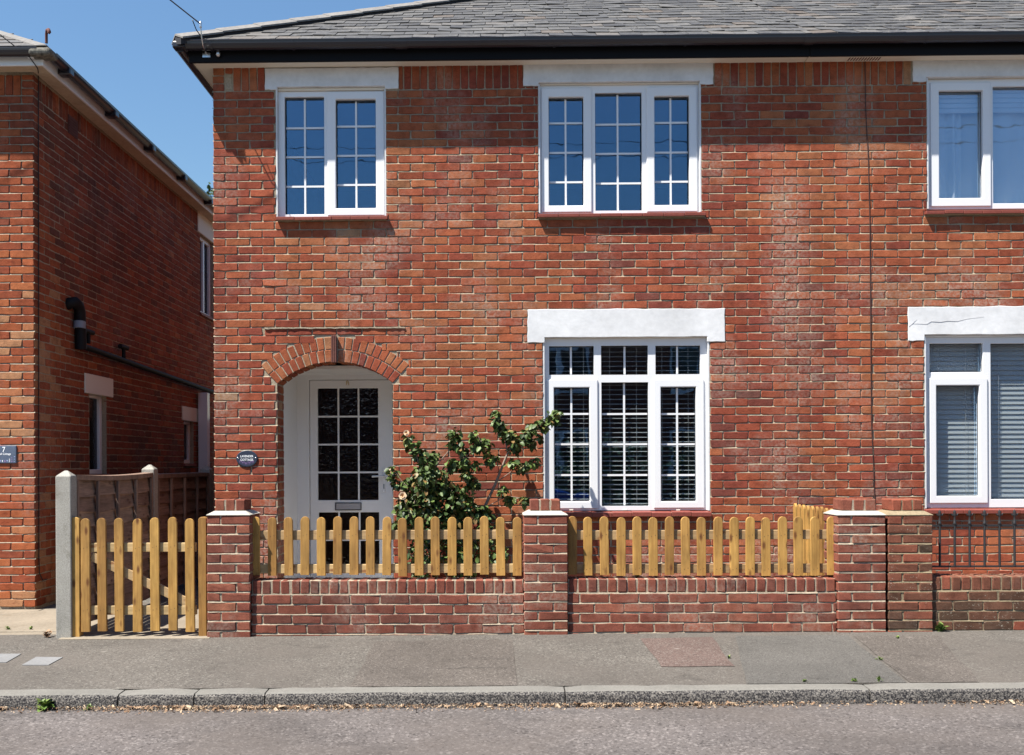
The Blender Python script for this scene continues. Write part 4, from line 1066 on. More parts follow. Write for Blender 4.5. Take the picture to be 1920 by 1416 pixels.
np_ = MB().box(xa_, xb_, -.019, -.006, za_, zb_).build('number_plaque', M_SLATEP, bevel=.006, segs=2); tag(np_, 'slate number plaque with a white 7 on the left-hand house front'.replace('left-hand', 'narrow'), 'house sign')
text('7', .066, M_WHITE, np_, (X(7, -.02, 850), -.0198, Z(843.5, -.02, 7)), xs=.9)
text('ball Cottage', .026, M_WHITE, np_, (X(9, -.02, 850), -.0198, Z(851.5, -.02, 7)), xs=.88)
for i in range(13):
    px = X(-26 + i * 4.4, -.02, 850); hgt = .018 + .05 * max(0, (i - 9) / 3) if i > 9 else r.uniform(.012, .022)
    fl = MB(); zz = za_ + .012
    for kz in range(3): fl.box(px - .0045 + r.uniform(-.003, .003), px + .0035 + r.uniform(-.003, .003), -.0200, -.0192, zz + kz * hgt / 3, zz + kz * hgt / 3 + .006)
    fl.build('flower_print', (M_PALEBLUE, M_WHITE, M_LILAC)[i % 3], np_)

# ------------------------------------------------------------------ garden wall and pillars
YP = Y_WALL; YW = Y_WALL + .035; PD = .327
def pillar(px0, px1, label, ma, mo, mean, cap_ma, seed, n=13, ztop=None):
    r = random.Random(seed); xa, xb = at(px0, 1080, YP).x, at(px1, 1080, YP).x; w = xb - xa
    zt = at((px0 + px1) / 2, 966, YP).z if ztop is None else ztop
    p_ = (zt + .02) / 12.75; z0 = zt - n * p_
    core = MB().box(xa + .006, xb - .006, YP + .006, YP + PD - .006, z0, zt - .004).build('brick_pillar', mo); tag(core, label, 'gate pillar' if False else 'pillar', 'brick pillars along the pavement')
    s = w - .010 - .1025
    for i in range(n):
        z = z0 + i * p_ + p_ / 2; h = p_ - .010
        if i % 2: quad = [(xa + s / 2, YP + .051, s, .1025), (xb - .051, YP + s / 2, .1025, s), (xb - s / 2, YP + PD - .051, s, .1025), (xa + .051, YP + PD - s / 2, .1025, s)]
        else: quad = [(xa + .051, YP + s / 2, .1025, s), (xb - s / 2, YP + .051, s, .1025), (xb - .051, YP + PD - s / 2, .1025, s), (xa + s / 2, YP + PD - .051, s, .1025)]
        for (cx, cy, ww, dd_) in quad:
            o = instance('brick', block(ww, dd_, h, ma, r, mean, .17), core, (cx + r.gauss(0, .001), cy + r.gauss(0, .0012), z + r.gauss(0, .0007)))
    pt = MB()
    for i in range(n):
        zz = z0 + (i + 1) * p_
        if zz > zt - .02: continue
        v = []
        for q in range(9):
            x = xa + .004 + (xb - xa - .008) * q / 8; v += [(x, YP + .0010 + r.gauss(0, .001), zz - .0055 + r.gauss(0, .0007)), (x, YP + .0058, zz + .0050)]
        pt.add(v, [(2 * q, 2 * q + 2, 2 * q + 3, 2 * q + 1) for q in range(8)])
    pt.build('pointing', mo, core, kind='stuff')
    # sloping cement and a row of bricks on edge
    ins = .045; e = .004
    za = zt - .002; zb = zt + .030
    o_ = [(xa - e, YP - e), (xb + e, YP - e), (xb + e, YP + PD + e), (xa - e, YP + PD + e)]; i_ = [(xa + ins, YP + ins), (xb - ins, YP + ins), (xb - ins, YP + PD - ins), (xa + ins, YP + PD - ins)]
    e2 = .004
    o0 = [(xa + e2, YP + e2), (xb - e2, YP + e2), (xb - e2, YP + PD - e2), (xa + e2, YP + PD - e2)]
    v = [(x, y, za) for x, y in o_] + [(x, y, za + .004) for x, y in o_] + [(x, y, zb) for x, y in i_]
    MB().add(v, [(3, 2, 1, 0)] + [(a, (a + 1) % 4, 4 + (a + 1) % 4, 4 + a) for a in range(4)] + [(4 + a, 4 + (a + 1) % 4, 8 + (a + 1) % 4, 8 + a) for a in range(4)] + [(8, 9, 10, 11)]).build('flaunching', cap_ma, core)
    nb = 3; ww = (xb - xa - 2 * ins - .004) / nb
    MB().box(xa + ins + .014, xb - ins - .014, YP + PD / 2 - .1035, YP + PD / 2 + .1035, zb + .001, zb + .082).build('cap_mortar', mo, core)
    for i in range(nb):
        instance('brick', block(ww - .010, .215, .086, ma, r, mean + .12, .12), core, (xa + ins + .002 + ww * (i + .5), YP + PD / 2, zb + .0445))
    return xa, xb
pa = pillar(388, 469, 'red brick pillar between the wooden gate and the picket fence', M_WALLBRICK, M_MORTARW, .52, M_CEMENT, 31)
pcx = pillar(982.5, 1064.5, 'red brick pillar between the two runs of picket fence', M_WALLBRICK, M_MORTARW, .55, M_CEMENT, 32)
pe = pillar(1571, 1661.5, 'red brick pillar with white cement top beside the old brown pillar', M_WALLBRICK, M_MORTARW, .5, M_CEMENT, 33)
pf = pillar(1666, 1749, 'weathered brown brick pillar beside the iron railings', M_OLDBRICK, M_MORTARO, .42, M_MORTARO, 34)
def low_wall(xa, xb, label, ma, mo, mean, seed, group, y0=YW, ztop=None):
    r = random.Random(seed); D = .215
    zt = ztop; xm = (xa + xb) / 2
    core = MB().box(xa, xb, y0 + .0008, y0 + D - .004, -.25, zt - .105).build('garden_wall', mo); tag(core, label, 'wall', group)
    cap = MB().box(xa + .002, xb - .002, y0 + .006, y0 + D - .006, zt - .106, zt - .005).build('coping_mortar', mo, core)
    n = max(1, round((xb - xa) / .0757)); w = (xb - xa) / n
    for i in range(n):
        instance('brick', block(w - .011, D, .101, ma, r, mean, .15), core, (xa + w * (i + .5) + r.gauss(0, .0012), y0 + D / 2 + r.gauss(0, .0018), zt - .0525 + r.gauss(0, .0012)))
    rec = courses(xa + .001, xb - .001, zt - .110 - 6 * .0757, 6, .0757, L=.2160, J=.0105, r=r, phase=r.uniform(-.1, 0))
    lay_bricks(rec, core, ma, limit=240, proud=.004, mean=mean, sd=.15, std=(.2160, .0652), key=ma.name, r=r, lip=mo)
    # shift rows onto the wall face
    for o in core.children:
        if o.name.startswith(('brick', 'pointing')) and abs(W[o.name].y) < .05: o.location.y += y0
    return core
ZWT = Z(1086, YW, 900)
low_wall(pa[1] + .004, pcx[0] - .004, 'low red brick garden wall under the longer picket fence', M_WALLBRICK, M_MORTARW, .47, 41, 'low garden walls', ztop=Z(1088, YW, 735))
low_wall(pcx[1] + .004, pe[0] - .004, 'low red brick garden wall running up to the paired pillars', M_WALLBRICK, M_MORTARW, .47, 42, 'low garden walls', ztop=Z(1085, YW, 1320))
low_wall(pf[1] + .004, 7.5, 'weathered brown brick wall under the iron railings', M_OLDBRICK, M_MORTARO, .36, 43, 'low garden walls', ztop=Z(1081, YW, 1840))

# ------------------------------------------------------------------ picket fences and gate
M_NAIL = mat('nail_head', (.10, .075, .05), .5, .4, .4)
def picket_mesh(w, h, th, r, nails=()):
    n = 8; a = w / 2; rr = a * .98
    pts = [(-a, 0), (a, 0), (a, h - rr)] + [(rr * math.cos(math.pi * i / n), h - rr + rr * math.sin(math.pi * i / n)) for i in range(1, n)] + [(-a, h - rr)]
    pts = [(x + r.gauss(0, .0004), z) for x, z in pts]
    b = MB(); m_ = len(pts); c = .003
    v = [(x * (1 - c / a), 0, z if z < .01 else z - c * .6) for x, z in pts] + [(x, c, z) for x, z in pts] + [(x, th, z) for x, z in pts]
    f = [tuple(range(m_)), tuple(range(3 * m_ - 1, 2 * m_ - 1, -1))]
    for q in (0, m_):
        for i in range(m_): f.append((q + i, q + m_ + i, q + m_ + (i + 1) % m_, q + (i + 1) % m_))
    b.add(v, f)
    k0 = len(b.f)
    for zz in nails:
        for xx in (-.013, .015):
            q = [(xx + .0030 * math.cos(6.283 * i / 6), -.0006, zz + xx * .3 + .0030 * math.sin(6.283 * i / 6)) for i in range(6)]
            b.add(q + [(x_, .001, z_) for x_, _, z_ in q], [tuple(range(6))] + [(i, 6 + i, 6 + (i + 1) % 6, (i + 1) % 6) for i in range(6)])
    me = b.mesh('picket', M_PICKET); me.materials.append(M_NAIL)
    for i in range(k0, len(me.polygons)): me.polygons[i].material_index = 1
    return me
rp = random.Random(77)
PKM = [picket_mesh(.0685, .455, .019, rp, (.31, .05)) for _ in range(5)]
YPK = YW + .062
def nail(parent, x, y, z):
    pass
def picket_run(label, pxs, xa, xb, zref_px):
    root = empty('picket_fence', ((xa + xb) / 2, YPK, ZWT), label, 'fence', 'picket fences on the low garden wall')
    for px in pxs:
        x = at(px, 1025, YPK).x; zb = at(px, 1079, YPK).z; zt = at(px, 969.5, YPK).z
        o = instance('picket', PKM[rp.randrange(5)], root, (x + rp.gauss(0, .0012), YPK + rp.gauss(0, .001), zb + rp.gauss(0, .003)), (0, rp.gauss(0, .006), 0)); o.scale.z = (zt - zb) / .455
    for py0, py1 in ((994.5, 1012), (1058, 1075)):
        z0 = at(zref_px, py1, YPK + .022).z; z1 = at(zref_px, py0, YPK + .022).z
        MB().box(xa, xb, YPK + .022, YPK + .058, z0, z1).build('rail', M_RAILW, root, bevel=.003)
    return root
picket_run('longer golden picket fence in front of the white door and rose bush', [478, 510, 541, 571, 602, 632.5, 663.5, 694, 724.5, 755, 786, 816.5, 847, 877.5, 908.5, 939, 969.5], pa[1] + .012, pcx[0] - .012, 730)
picket_run('shorter golden picket fence below the ground-floor barred window', [1073.5, 1103.5, 1134, 1164.5, 1195, 1225.5, 1255.5, 1286, 1316.5, 1346.5, 1377, 1407, 1437.5, 1468.5, 1498.5, 1529, 1560], pcx[1] + .012, pe[0] - .012, 1320)
XF = X(1489, -.07, 955)
ret = empty('picket_fence', (XF, -.6, 0), 'short return picket fence running back to the house behind the pillar', 'fence')
PKS = [picket_mesh(.0685, .93, .019, rp) for _ in range(3)]
for i in range(10):
    yy = -.07 - i * .122
    if yy < -1.16: break
    instance('picket', PKS[i % 3], ret, (XF, yy, .012 + rp.gauss(0, .002)), (0, 0, R(-90)))
for z0, z1 in ((.68, .75), (.18, .25)): MB().box(XF + .023, XF + .058, -1.17, -.03, z0, z1).build('rail', M_RAILW, ret, bevel=.003)
YG = YP + .03
gate = empty('picket_gate', (at(255, 1180, YG).x, YG, 0), 'golden picket gate with diagonal brace between the concrete post and brick pillar', 'gate')
GPK = [picket_mesh(.0695, .87, .019, rp, (.645, .165)) for _ in range(4)]
for px in (160, 191, 223, 257, 290, 323.5, 356):
    x = at(px, 1080, YG).x; zb = at(px, 1184, YG).z; zt = at(px, 971.5, YG).z
    o = instance('picket', GPK[rp.randrange(4)], gate, (x, YG, zb + rp.gauss(0, .003)), (0, rp.gauss(0, .004), 0)); o.scale.z = (zt - zb) / .87
gx0, gx1 = at(152, 1080, YG).x, at(366, 1080, YG).x
rz_ = []
for py0, py1 in ((1018, 1035), (1136, 1153)):
    z0, z1 = at(255, py1, YG + .022).z, at(255, py0, YG + .022).z; rz_.append((z0, z1))
    MB().box(gx0, gx1, YG + .021, YG + .055, z0, z1).build('rail', M_RAILW, gate, bevel=.003)
p0, p1 = at(172, 1043, YG + .03), at(352, 1130, YG + .03); dv = (p1 - p0).normalized(); nv = Vector((-dv.z, 0, dv.x)) * .035
MB().prism([Vector((q.x, YG + .023, q.z)) for q in (p0 - nv, p1 - nv, p1 + nv, p0 + nv)], (0, .030, 0)).build('brace', M_RAILW, gate, bevel=.003)
def gate_post(px0, px1, py0, py1, label, d=.07, Y=YG):
    a, b = at(px0, 1080, Y), at(px1, 1080, Y); w = (b.x - a.x); zt = at((px0 + px1) / 2, py0, Y).z
    n = 8; c = (a.x + b.x) / 2; rr = w / 2 * .97
    pts = [(a.x, -.1), (b.x, -.1), (b.x, zt - rr * .7)] + [(c + rr * math.cos(math.pi * i / n), zt - rr * .7 + rr * .7 * math.sin(math.pi * i / n)) for i in range(1, n)] + [(a.x, zt - rr * .7)]
    o = MB().prism([(x, Y, z) for x, z in pts], (0, d, 0)).build('gate_post', M_PICKET, origin=(c, Y, 0), bevel=.003); tag(o, label, 'post', 'wooden gate posts')
gate_post(131.5, 149, 969.5, 1200, 'wooden gate post fixed against the tall concrete post')
gate_post(372, 387, 969.5, 1198, 'wooden gate post fixed against the brick pillar')
# ------------------------------------------------------------------ concrete posts and panel fence to the side
XFN = at(131, 1080, YP).x - .055
def conc_post(px, pyt, y, label, h_extra=0):
    zt = at_x(px, pyt, XFN).z; b = MB(); w = .060
    v = [(XFN - w, y - w, -.3), (XFN + w, y - w, -.3), (XFN + w, y + w, -.3), (XFN - w, y + w, -.3), (XFN - w, y - w, zt - .045), (XFN + w, y - w, zt - .045), (XFN + w, y + w, zt - .045), (XFN - w, y + w, zt - .045), (XFN - .012, y, zt), (XFN + .012, y, zt)]
    b.add(v, [(0, 1, 5, 4), (1, 2, 6, 5), (2, 3, 7, 6), (3, 0, 4, 7), (4, 5, 9, 8), (6, 7, 8, 9), (5, 6, 9), (7, 4, 8)])
    o = b.build('concrete_post', M_CONC, origin=(XFN, y, 0), bevel=.007, segs=2); tag(o, label, 'fence post', 'concrete posts of the side fence'); return y
y1 = conc_post(115, 882, YP + .07, 'speckled concrete fence post standing beside the wooden gate')
y2 = conc_post(275, 871, y1 + 1.90, 'concrete fence post between the two brown fence panels')
y3 = conc_post(383, 873, y1 + 3.80, 'shaded concrete fence post at the far end of the brown fence')
def panel(ya, yb, zt, label, sag, seed):
    r = random.Random(seed); root = empty('fence_panel', (XFN, (ya + yb) / 2, 0), label, 'fence panel', 'brown lap fence panels along the side path')
    n = 9; z0 = .06; h = (zt - .04 - z0) / n
    for i in range(n):
        za = z0 + i * h; pts = []; m_ = 12
        v = []; f = []
        for kk in range(m_ + 1):
            y = ya + (yb - ya) * kk / m_; wv = .010 * math.sin(y * 5 + seed * 3 + i * 1.7) + r.gauss(0, .002) - sag * math.sin(math.pi * kk / m_)
            v += [(XFN + .018, y, za + wv), (XFN + .034, y, za + wv), (XFN + .008, y, za + h + .02 - sag * math.sin(math.pi * kk / m_)), (XFN - .002, y, za + h + .02 - sag * math.sin(math.pi * kk / m_))]
        for kk in range(m_):
            for j in range(4): f.append((4 * kk + j, 4 * kk + (j + 1) % 4, 4 * kk + 4 + (j + 1) % 4, 4 * kk + 4 + j))
        MB().add(v, f, r.random()).build('board', M_BOARD, root)
    for kk in range(5):
        y = ya + (yb - ya) * kk / 4; y = min(max(y, ya + .025), yb - .025)
        MB().box(XFN + .035, XFN + .058, y - .019, y + .019, .05, zt - .045 - sag * math.sin(math.pi * kk / 4)).build('batten', M_FENCE, root, bevel=.002)
    v = []; f = []; m_ = 10
    for kk in range(m_ + 1):
        y = ya + (yb - ya) * kk / m_; s_ = -sag * math.sin(math.pi * kk / m_)
        v += [(XFN - .03, y, zt - .04 + s_), (XFN + .056, y, zt - .04 + s_), (XFN + .056, y, zt + s_), (XFN - .03, y, zt + .004 + s_)]
    for kk in range(m_):
        for j in range(4): f.append((4 * kk + j, 4 * kk + 4 + j, 4 * kk + 4 + (j + 1) % 4, 4 * kk + (j + 1) % 4))
    MB().add(v, f).build('capping_rail', M_FENCE, root)
ztp = at_x(200, 893, XFN).z
panel(y1 + .065, y2 - .065, at_x(262, 889, XFN).z + .01, 'brown lap fence panel with sagging top behind the gate', .016, 1)
panel(y2 + .065, y3 - .065, at_x(330, 888, XFN).z, 'brown lap fence panel further along the shaded side path', .0, 2)

# ------------------------------------------------------------------ iron railings next door
YR = YW + .105
rl = empty('iron_railing', (at(1835, 1000, YR).x, YR, .44), 'black iron railing with spiked finials on the brown brick wall', 'railing')
zt, zm, zb = Z(955, YR, 1840), Z(985.5, YR, 1840), Z(1062, YR, 1840)
xr0 = pf[1] + .004; xr1 = 7.3
MB().box(xr0, xr1, YR - .006, YR + .006, zm - .008, zm + .008).build('rail', M_IRON, rl)
MB().box(xr0, xr1, YR - .005, YR + .005, zb - .007, zb + .007).build('rail', M_IRON, rl)
bar = MB(); hb = zt - zb
bar.tube([(0, 0, 0), (0, 0, zm - zb)], .0095, 8)
bar.lathe([(.0095, zm - zb + .005), (.015, zm - zb + .014), (.010, zm - zb + .026), (.007, zm - zb + .060), (.009, hb - .052), (.015, hb - .040), (.010, hb - .030), (.014, hb - .022), (.0, hb)], (0, 0, 0), 8)
for sx in (-1, 1): bar.tube([(0, 0, hb - .050), (sx * .020, 0, hb - .044), (sx * .027, 0, hb - .030)], [.006, .006, .002], 6)
bm_ = bar.mesh('bar', M_IRON)
dxb = at(1790, 1000, YR).x - at(1762, 1000, YR).x; x = at(1762, 1000, YR).x
while x < xr1 - .1: instance('bar', bm_, rl, (x, YR, zb)); x += dxb
for x in (xr0 + .9, xr0 + 2.6): MB().box(x - .006, x + .006, YR - .006, YR + .006, .40, zb - .007).build('foot', M_IRON, rl)

# ------------------------------------------------------------------ rose bush
rose = empty('rose_bush', (-.15, -.22, .03), 'glossy climbing rose bush with two pale apricot flowers beside the doorway', 'rose bush')
rr = random.Random(17)
def rp3(px, py, y): return at(px, py, y)
stems = [([(880, 1090, -.2), (893, 1000, -.22), (910, 948, -.24), (930, 905, -.27), (943, 872, -.28), (952, 850, -.28), (962, 832, -.29), (985, 818, -.30), (1010, 800, -.32), (1040, 778, -.34)], .017, .004),
         ([(870, 1090, -.25), (840, 1000, -.28), (812, 920, -.30), (806, 895, -.3), (822, 868, -.31), (838, 850, -.33), (850, 830, -.34)], .012, .003),
         ([(860, 1090, -.3), (800, 1010, -.33), (775, 950, -.34), (790, 890, -.34), (780, 850, -.34), (764, 818, -.35)], .009, .003),
         ([(845, 1090, -.3), (780, 1000, -.38), (757, 934, -.42)], .008, .003),
         ([(812, 920, -.3), (850, 880, -.33), (880, 850, -.34), (905, 835, -.34), (895, 815, -.34)], .006, .002),
         ([(790, 930, -.34), (755, 905, -.35), (738, 880, -.35)], .005, .002),
         ([(952, 850, -.28), (945, 815, -.3), (930, 775, -.31)], .006, .002),
         ([(930, 905, -.27), (965, 880, -.3), (1005, 866, -.31)], .005, .002),
         ([(905, 955, -.24), (950, 930, -.28), (985, 935, -.3)], .005, .002)]
for pts, r0, r1 in stems:
    P = [rp3(*q) for q in pts]; n = len(P)
    MB().tube(P, [r0 + (r1 - r0) * i / (n - 1) for i in range(n)], 7).build('stem', M_BARK, rose)
clus = [(765, 822, 8, 9), (775, 838, 11, 16), (786, 852, 12, 18), (800, 868, 16, 28), (815, 855, 10, 12), (852, 815, 12, 14), (855, 832, 13, 20), (868, 845, 8, 10), (888, 818, 9, 10), (895, 836, 13, 22), (908, 832, 11, 14),
        (912, 850, 7, 7), (870, 868, 12, 22), (848, 872, 12, 18), (874, 888, 9, 12), (893, 872, 8, 8), (800, 888, 22, 50), (825, 905, 22, 50), (795, 915, 26, 60), (765, 905, 10, 14), (772, 930, 18, 34), (762, 955, 20, 34),
        (790, 955, 30, 80), (830, 945, 30, 80), (862, 930, 22, 44), (884, 905, 14, 22), (875, 960, 26, 60), (845, 985, 30, 80), (800, 990, 32, 70), (905, 965, 18, 28), (760, 985, 18, 22), (745, 990, 10, 10), (742, 885, 7, 6), (732, 878, 5, 5), (735, 895, 7, 8), (743, 905, 7, 7),
        (930, 775, 6, 8), (934, 792, 9, 14), (942, 806, 9, 14), (955, 818, 12, 20), (968, 830, 9, 12), (985, 818, 12, 20), (995, 830, 8, 9), (1000, 802, 9, 12), (1018, 796, 11, 16), (1035, 785, 10, 15), (1044, 775, 8, 12), (1012, 820, 5, 4), (965, 842, 9, 10),
        (960, 868, 8, 9), (975, 876, 9, 13), (990, 872, 9, 12), (1005, 866, 7, 8), (945, 920, 9, 11), (955, 935, 10, 14), (983, 938, 8, 9), (920, 865, 8, 8), (930, 858, 6, 5),
        (790, 1040, 30, 40), (840, 1040, 32, 46), (890, 1035, 28, 30), (935, 1040, 20, 16), (800, 1070, 25, 22), (870, 1070, 25, 22), (915, 1000, 20, 22)]
def leaf_geo(L, r):
    w = L * .34; fold = r.uniform(.15, .5) * w; dr_ = r.uniform(-.1, .25) * L
    v = [(0, 0, 0), (L * .30, w, fold), (L * .70, w * .8, fold - dr_ * .5), (L, 0, -dr_), (L * .70, -w * .8, fold - dr_ * .5), (L * .30, -w, fold), (L * .35, 0, 0), (L * .72, 0, -dr_ * .4)]
    f = [(0, 6, 1), (6, 7, 2, 1), (7, 3, 2), (0, 5, 6), (6, 5, 4, 7), (7, 4, 3)]
    return v, f
LEAVES = []
for i in range(20):
    b = MB(); v, f = leaf_geo(.052, rr); b.add(v, f, min(.8, max(0, rr.gauss(.4, .25))) if rr.random() > .1 else rr.uniform(.85, 1), smooth=True); LEAVES.append(b.mesh('leaf', M_LEAF))
spots = []
for cx, cy, rad, n in clus:
    yb = -.31 + rr.gauss(0, .02)
    for i in range(int(n * 3.6)):
        while True:
            a, b = rr.uniform(-1, 1), rr.uniform(-1, 1)
            if a * a + b * b < 1: break
        dpth = rr.gauss(0, max(.04, rad / 206 * .6))
        spots.append((min(-.03, max(-.62, yb + dpth)), cx + a * rad, cy + b * rad))
spots.sort()                                     # nearest the street first
fol = MB()
for i, (y, px, py) in enumerate(spots):
    p_ = at(px, py, y); sc = rr.uniform(.75, 1.25)
    e = Matrix.Rotation(rr.uniform(0, 6.28), 4, 'Z') @ Matrix.Rotation(R(rr.gauss(35, 28)), 4, 'Y') @ Matrix.Rotation(R(rr.gauss(0, 30)), 4, 'X')
    if i < 300:
        o = instance('leaf', LEAVES[rr.randrange(20)], rose, p_); o.rotation_euler = e.to_euler(); o.scale = (sc,) * 3
    else:
        v, f = leaf_geo(.052 * sc, rr); fol.add(v, f, min(.8, max(0, rr.gauss(.4, .25))) if rr.random() > .1 else rr.uniform(.85, 1), smooth=True, M=Matrix.Translation(p_) @ e)
fol.build('foliage', M_LEAF, rose, kind='stuff')
for px, py, y, sc in ((762, 812, -.37, .62), (755, 930, -.48, .85)):
    c_ = at(px, py, y); b = MB()
    for ringi, (n, rad, tilt, t) in enumerate(((6, .040, 20, .12), (5, .030, 45, .4), (4, .019, 65, .8), (3, .010, 80, 1.0))):
        for i in range(n):
            an = 6.283 * i / n + ringi * .5
            M_ = Matrix.Translation(c_) @ Matrix.Rotation(R(75), 4, 'X') @ Matrix.Rotation(an, 4, 'Z') @ Matrix.Rotation(-R(tilt), 4, 'Y')
            L = rad * sc * 1.0; w = L * .62
            b.add([(0, 0, 0), (L * .5, -w, L * .10), (L, -w * .6, L * .06), (L * 1.08, 0, -L * .05), (L, w * .6, L * .06), (L * .5, w, L * .10), (L * .6, 0, -L * .05)], [(0, 1, 6), (1, 2, 6), (2, 3, 6), (3, 4, 6), (4, 5, 6), (5, 0, 6)], t, True, M_)
    b.build('flower', M_PETAL, rose)

# ------------------------------------------------------------------ blinds and curtains inside the windows
def venetian(name_label, xa, xb, z0, z1, y, pitch, tilt, cords, w=.025, ma=M_BLIND):
    root = empty('venetian_blind', ((xa + xb) / 2, y, z0), name_label, 'blind')
    n = int((z1 - z0) / pitch); h = w / 2
    me = MB(); c_, s_ = math.cos(tilt), math.sin(tilt); L = (xb - xa) / 2
    me.add([(-L, -h * c_, -h * s_), (L, -h * c_, -h * s_), (L, 0, .0015), (-L, 0, .0015), (L, h * c_, h * s_), (-L, h * c_, h * s_), (-L, -h * c_, -h * s_ - .0008), (L, -h * c_, -h * s_ - .0008), (L, h * c_, h * s_ - .0008), (-L, h * c_, h * s_ - .0008)], [(0, 1, 2, 3), (3, 2, 4, 5), (6, 9, 8, 7), (0, 6, 7, 1), (5, 4, 8, 9)])
    me = me.mesh('slat', ma)
    for i in range(n): instance('slat', me, root, ((xa + xb) / 2, y, z0 + .03 + i * pitch))
    MB().box(xa, xb, y - .014, y + .014, z0, z0 + .016).build('bottom_rail', ma, root)
    MB().box(xa, xb, y - .02, y + .02, z1 - .01, z1 + .03).build('head_rail', ma, root)
    for x in cords: MB().box(x - .0014, x + .0014, y - w / 2 - .003, y - w / 2 - .0015, z0 + .016, z1 - .01).build('cord', M_CORD, root)
venetian('white venetian blind with open slats behind the Georgian-barred ground-floor window', o3[0] + .02, o3[1] - .02, o3[2] + .03, o3[3] - .04, .135, .0435, R(11), [X(q, .11) for q in (1044, 1094, 1143, 1193, 1241, 1290)], .050)
venetian('half-closed white venetian blind in the ground-floor window behind the railings', ob[0] + .03, ob[1] - .02, ob[2] + .045, ob[3] - .03, .135, .0445, R(73), [X(q, .11) for q in (1760, 1810, 1872, 1930)], .05)
def curtain(label, xa, xb, z0, z1, y, seed, lean=0.0):
    r = random.Random(seed); b = MB(); n = 40; v = []; f = []; m_ = 8
    for i in range(n + 1):
        t = i / n
        for j in range(m_ + 1):
            s_ = j / m_
            v.append((xa + (xb - xa) * t + lean * (1 - s_) * (1 - t), y + .030 * math.sin(t * 15 + 1.6 * math.sin(t * 6 + seed)) * (1 - .3 * s_), z0 + (z1 - z0) * s_))
    for i in range(n):
        for j in range(m_): f.append((i * (m_ + 1) + j, (i + 1) * (m_ + 1) + j, (i + 1) * (m_ + 1) + j + 1, i * (m_ + 1) + j + 1))
    o = b.add(v, f, smooth=True).build('curtain', M_CURTAIN); sl = o.modifiers.new('t', 'SOLIDIFY'); sl.thickness = .003; tag(o, label, 'curtain', 'curtains in the upper window next door')
curtain('white curtain in the narrow opening sash of the plain upper window', oa[0] + .02, X(1818), oa[2] - .05, oa[3] - .02, .155, 1)
curtain('white curtain behind the wide fixed pane of the plain upper window', X(1824), oa[1], oa[2] - .05, oa[3] - .02, .175, 2, lean=-.10)
rb = empty('roman_blind', ((oa[0] + oa[1]) / 2, .12, oa[3] - .25), 'folded white blind at the head of the upper window next door', 'blind')
for i in range(5): MB().box(oa[0] + .03, oa[1] - .02, .112 - i * .001, .124, oa[3] - .06 - i * .045 - .042, oa[3] - .06 - i * .045).build('fold', M_CURTAIN, rb, bevel=.006)

# ------------------------------------------------------------------ overhead cables
c0 = tip + Vector((0, -.02, 0)); far = Vector((tip.x - 3.0, tip.y - 1.0, tip.z + 2.36)); d_ = far - c0
cb = MB(); cb.tube([c0 + d_ * t - Vector((0, 0, .05 * math.sin(math.pi * min(1, t)))) for t in (0, .1, .25, .5, .75, 1, 1.8)], .0055, 6)
cb = cb.build('overhead_cable', M_CABLE); tag(cb, 'black cable running up from the bracket on the corner of the gutter', 'cable', 'overhead cables')
MB().tube([at(361, 38, -.55), at(368, 56, -.45), at(375, 66, -.40), at(383, 74, -.33)], .0045, 6).build('tail', M_CABLE, cb)
e0 = at(70.5, 128, -FD - .03); f0 = at(-553, -360, -1.0)
c2 = MB(); c2.tube([at(72, 137, -.03), e0, at(56, 108, -FD - .05), at(28, 87, -.26), at(-8, 59, -.31), f0], .005, 6); c2 = c2.build('overhead_cable', M_CABLE); tag(c2, 'black cable crossing the white fascia of the house numbered 7', 'cable', 'overhead cables')
MB().box(*[q for pr in zip((lambda p_: (p_.x - .025, p_.y - .012, p_.z - .012))(at(58, 107, -FD - .04)), (lambda p_: (p_.x + .025, p_.y + .012, p_.z + .012))(at(58, 107, -FD - .04))) for q in pr]).build('cleat', M_UPVC, c2, bevel=.004)

# ------------------------------------------------------------------ pavement furniture, weeds and litter
def cover(pix, label):
    P = [at_pave(*q) for q in pix]; b = MB(); b.prism([(q.x, q.y, pave_z(q.x, q.y) + .005) for q in P], (0, 0, -.04))
    o = b.build('utility_cover', M_COVER); tag(o, label, 'cover', 'small concrete covers in the pavement')
    return o
cover([(-30, 1243), (12, 1243), (40, 1227), (0, 1227)], 'small pale concrete cover in the pavement, partly out of the picture')
cover([(41, 1248), (91, 1248), (118, 1233.5), (68, 1233)], 'small pale concrete cover lying whole in the pavement near the concrete post')
def weed(px, py, size, label, n=26, group='weeds along the kerb and walls', base=None, ma=M_WEED):
    r = random.Random(int(px * 7 + py)); p_ = base or at_pave(px, py); b = MB()
    for i in range(n):
        L = size * r.uniform(.35, .8); M_ = Matrix.Translation(p_ + Vector((r.gauss(0, size * .16), r.gauss(0, size * .10), r.uniform(0, size * .55)))) @ Matrix.Rotation(r.uniform(0, 6.28), 4, 'Z') @ Matrix.Rotation(-R(r.uniform(-10, 70)), 4, 'Y')
        v, f = leaf_geo(L, r); b.add(v, f, r.uniform(0, .7), True, M_)
    for i in range(4):
        q = p_ + Vector((r.gauss(0, size * .3), r.gauss(0, size * .2), size * r.uniform(.4, .8))); b.tube([p_ + Vector((0, 0, -.01)), q], .0016, 5, .2)
    o = b.build('weed', ma); tag(o, label, 'weed', group)
def road_pt(px, py): 
    d = ray(px, py); z = ROADZ; return CAM + d * ((z + SLOPE * at(px, py, KF).x - CAM.z) / d.z)
def kpt(px): q = at(px, 1326, KF - .02); q.z = ROADZ + SLOPE * q.x; return q
weed(84, 1330, .075, 'largest leafy green weed growing from the gutter against the kerb', 60, base=kpt(84))
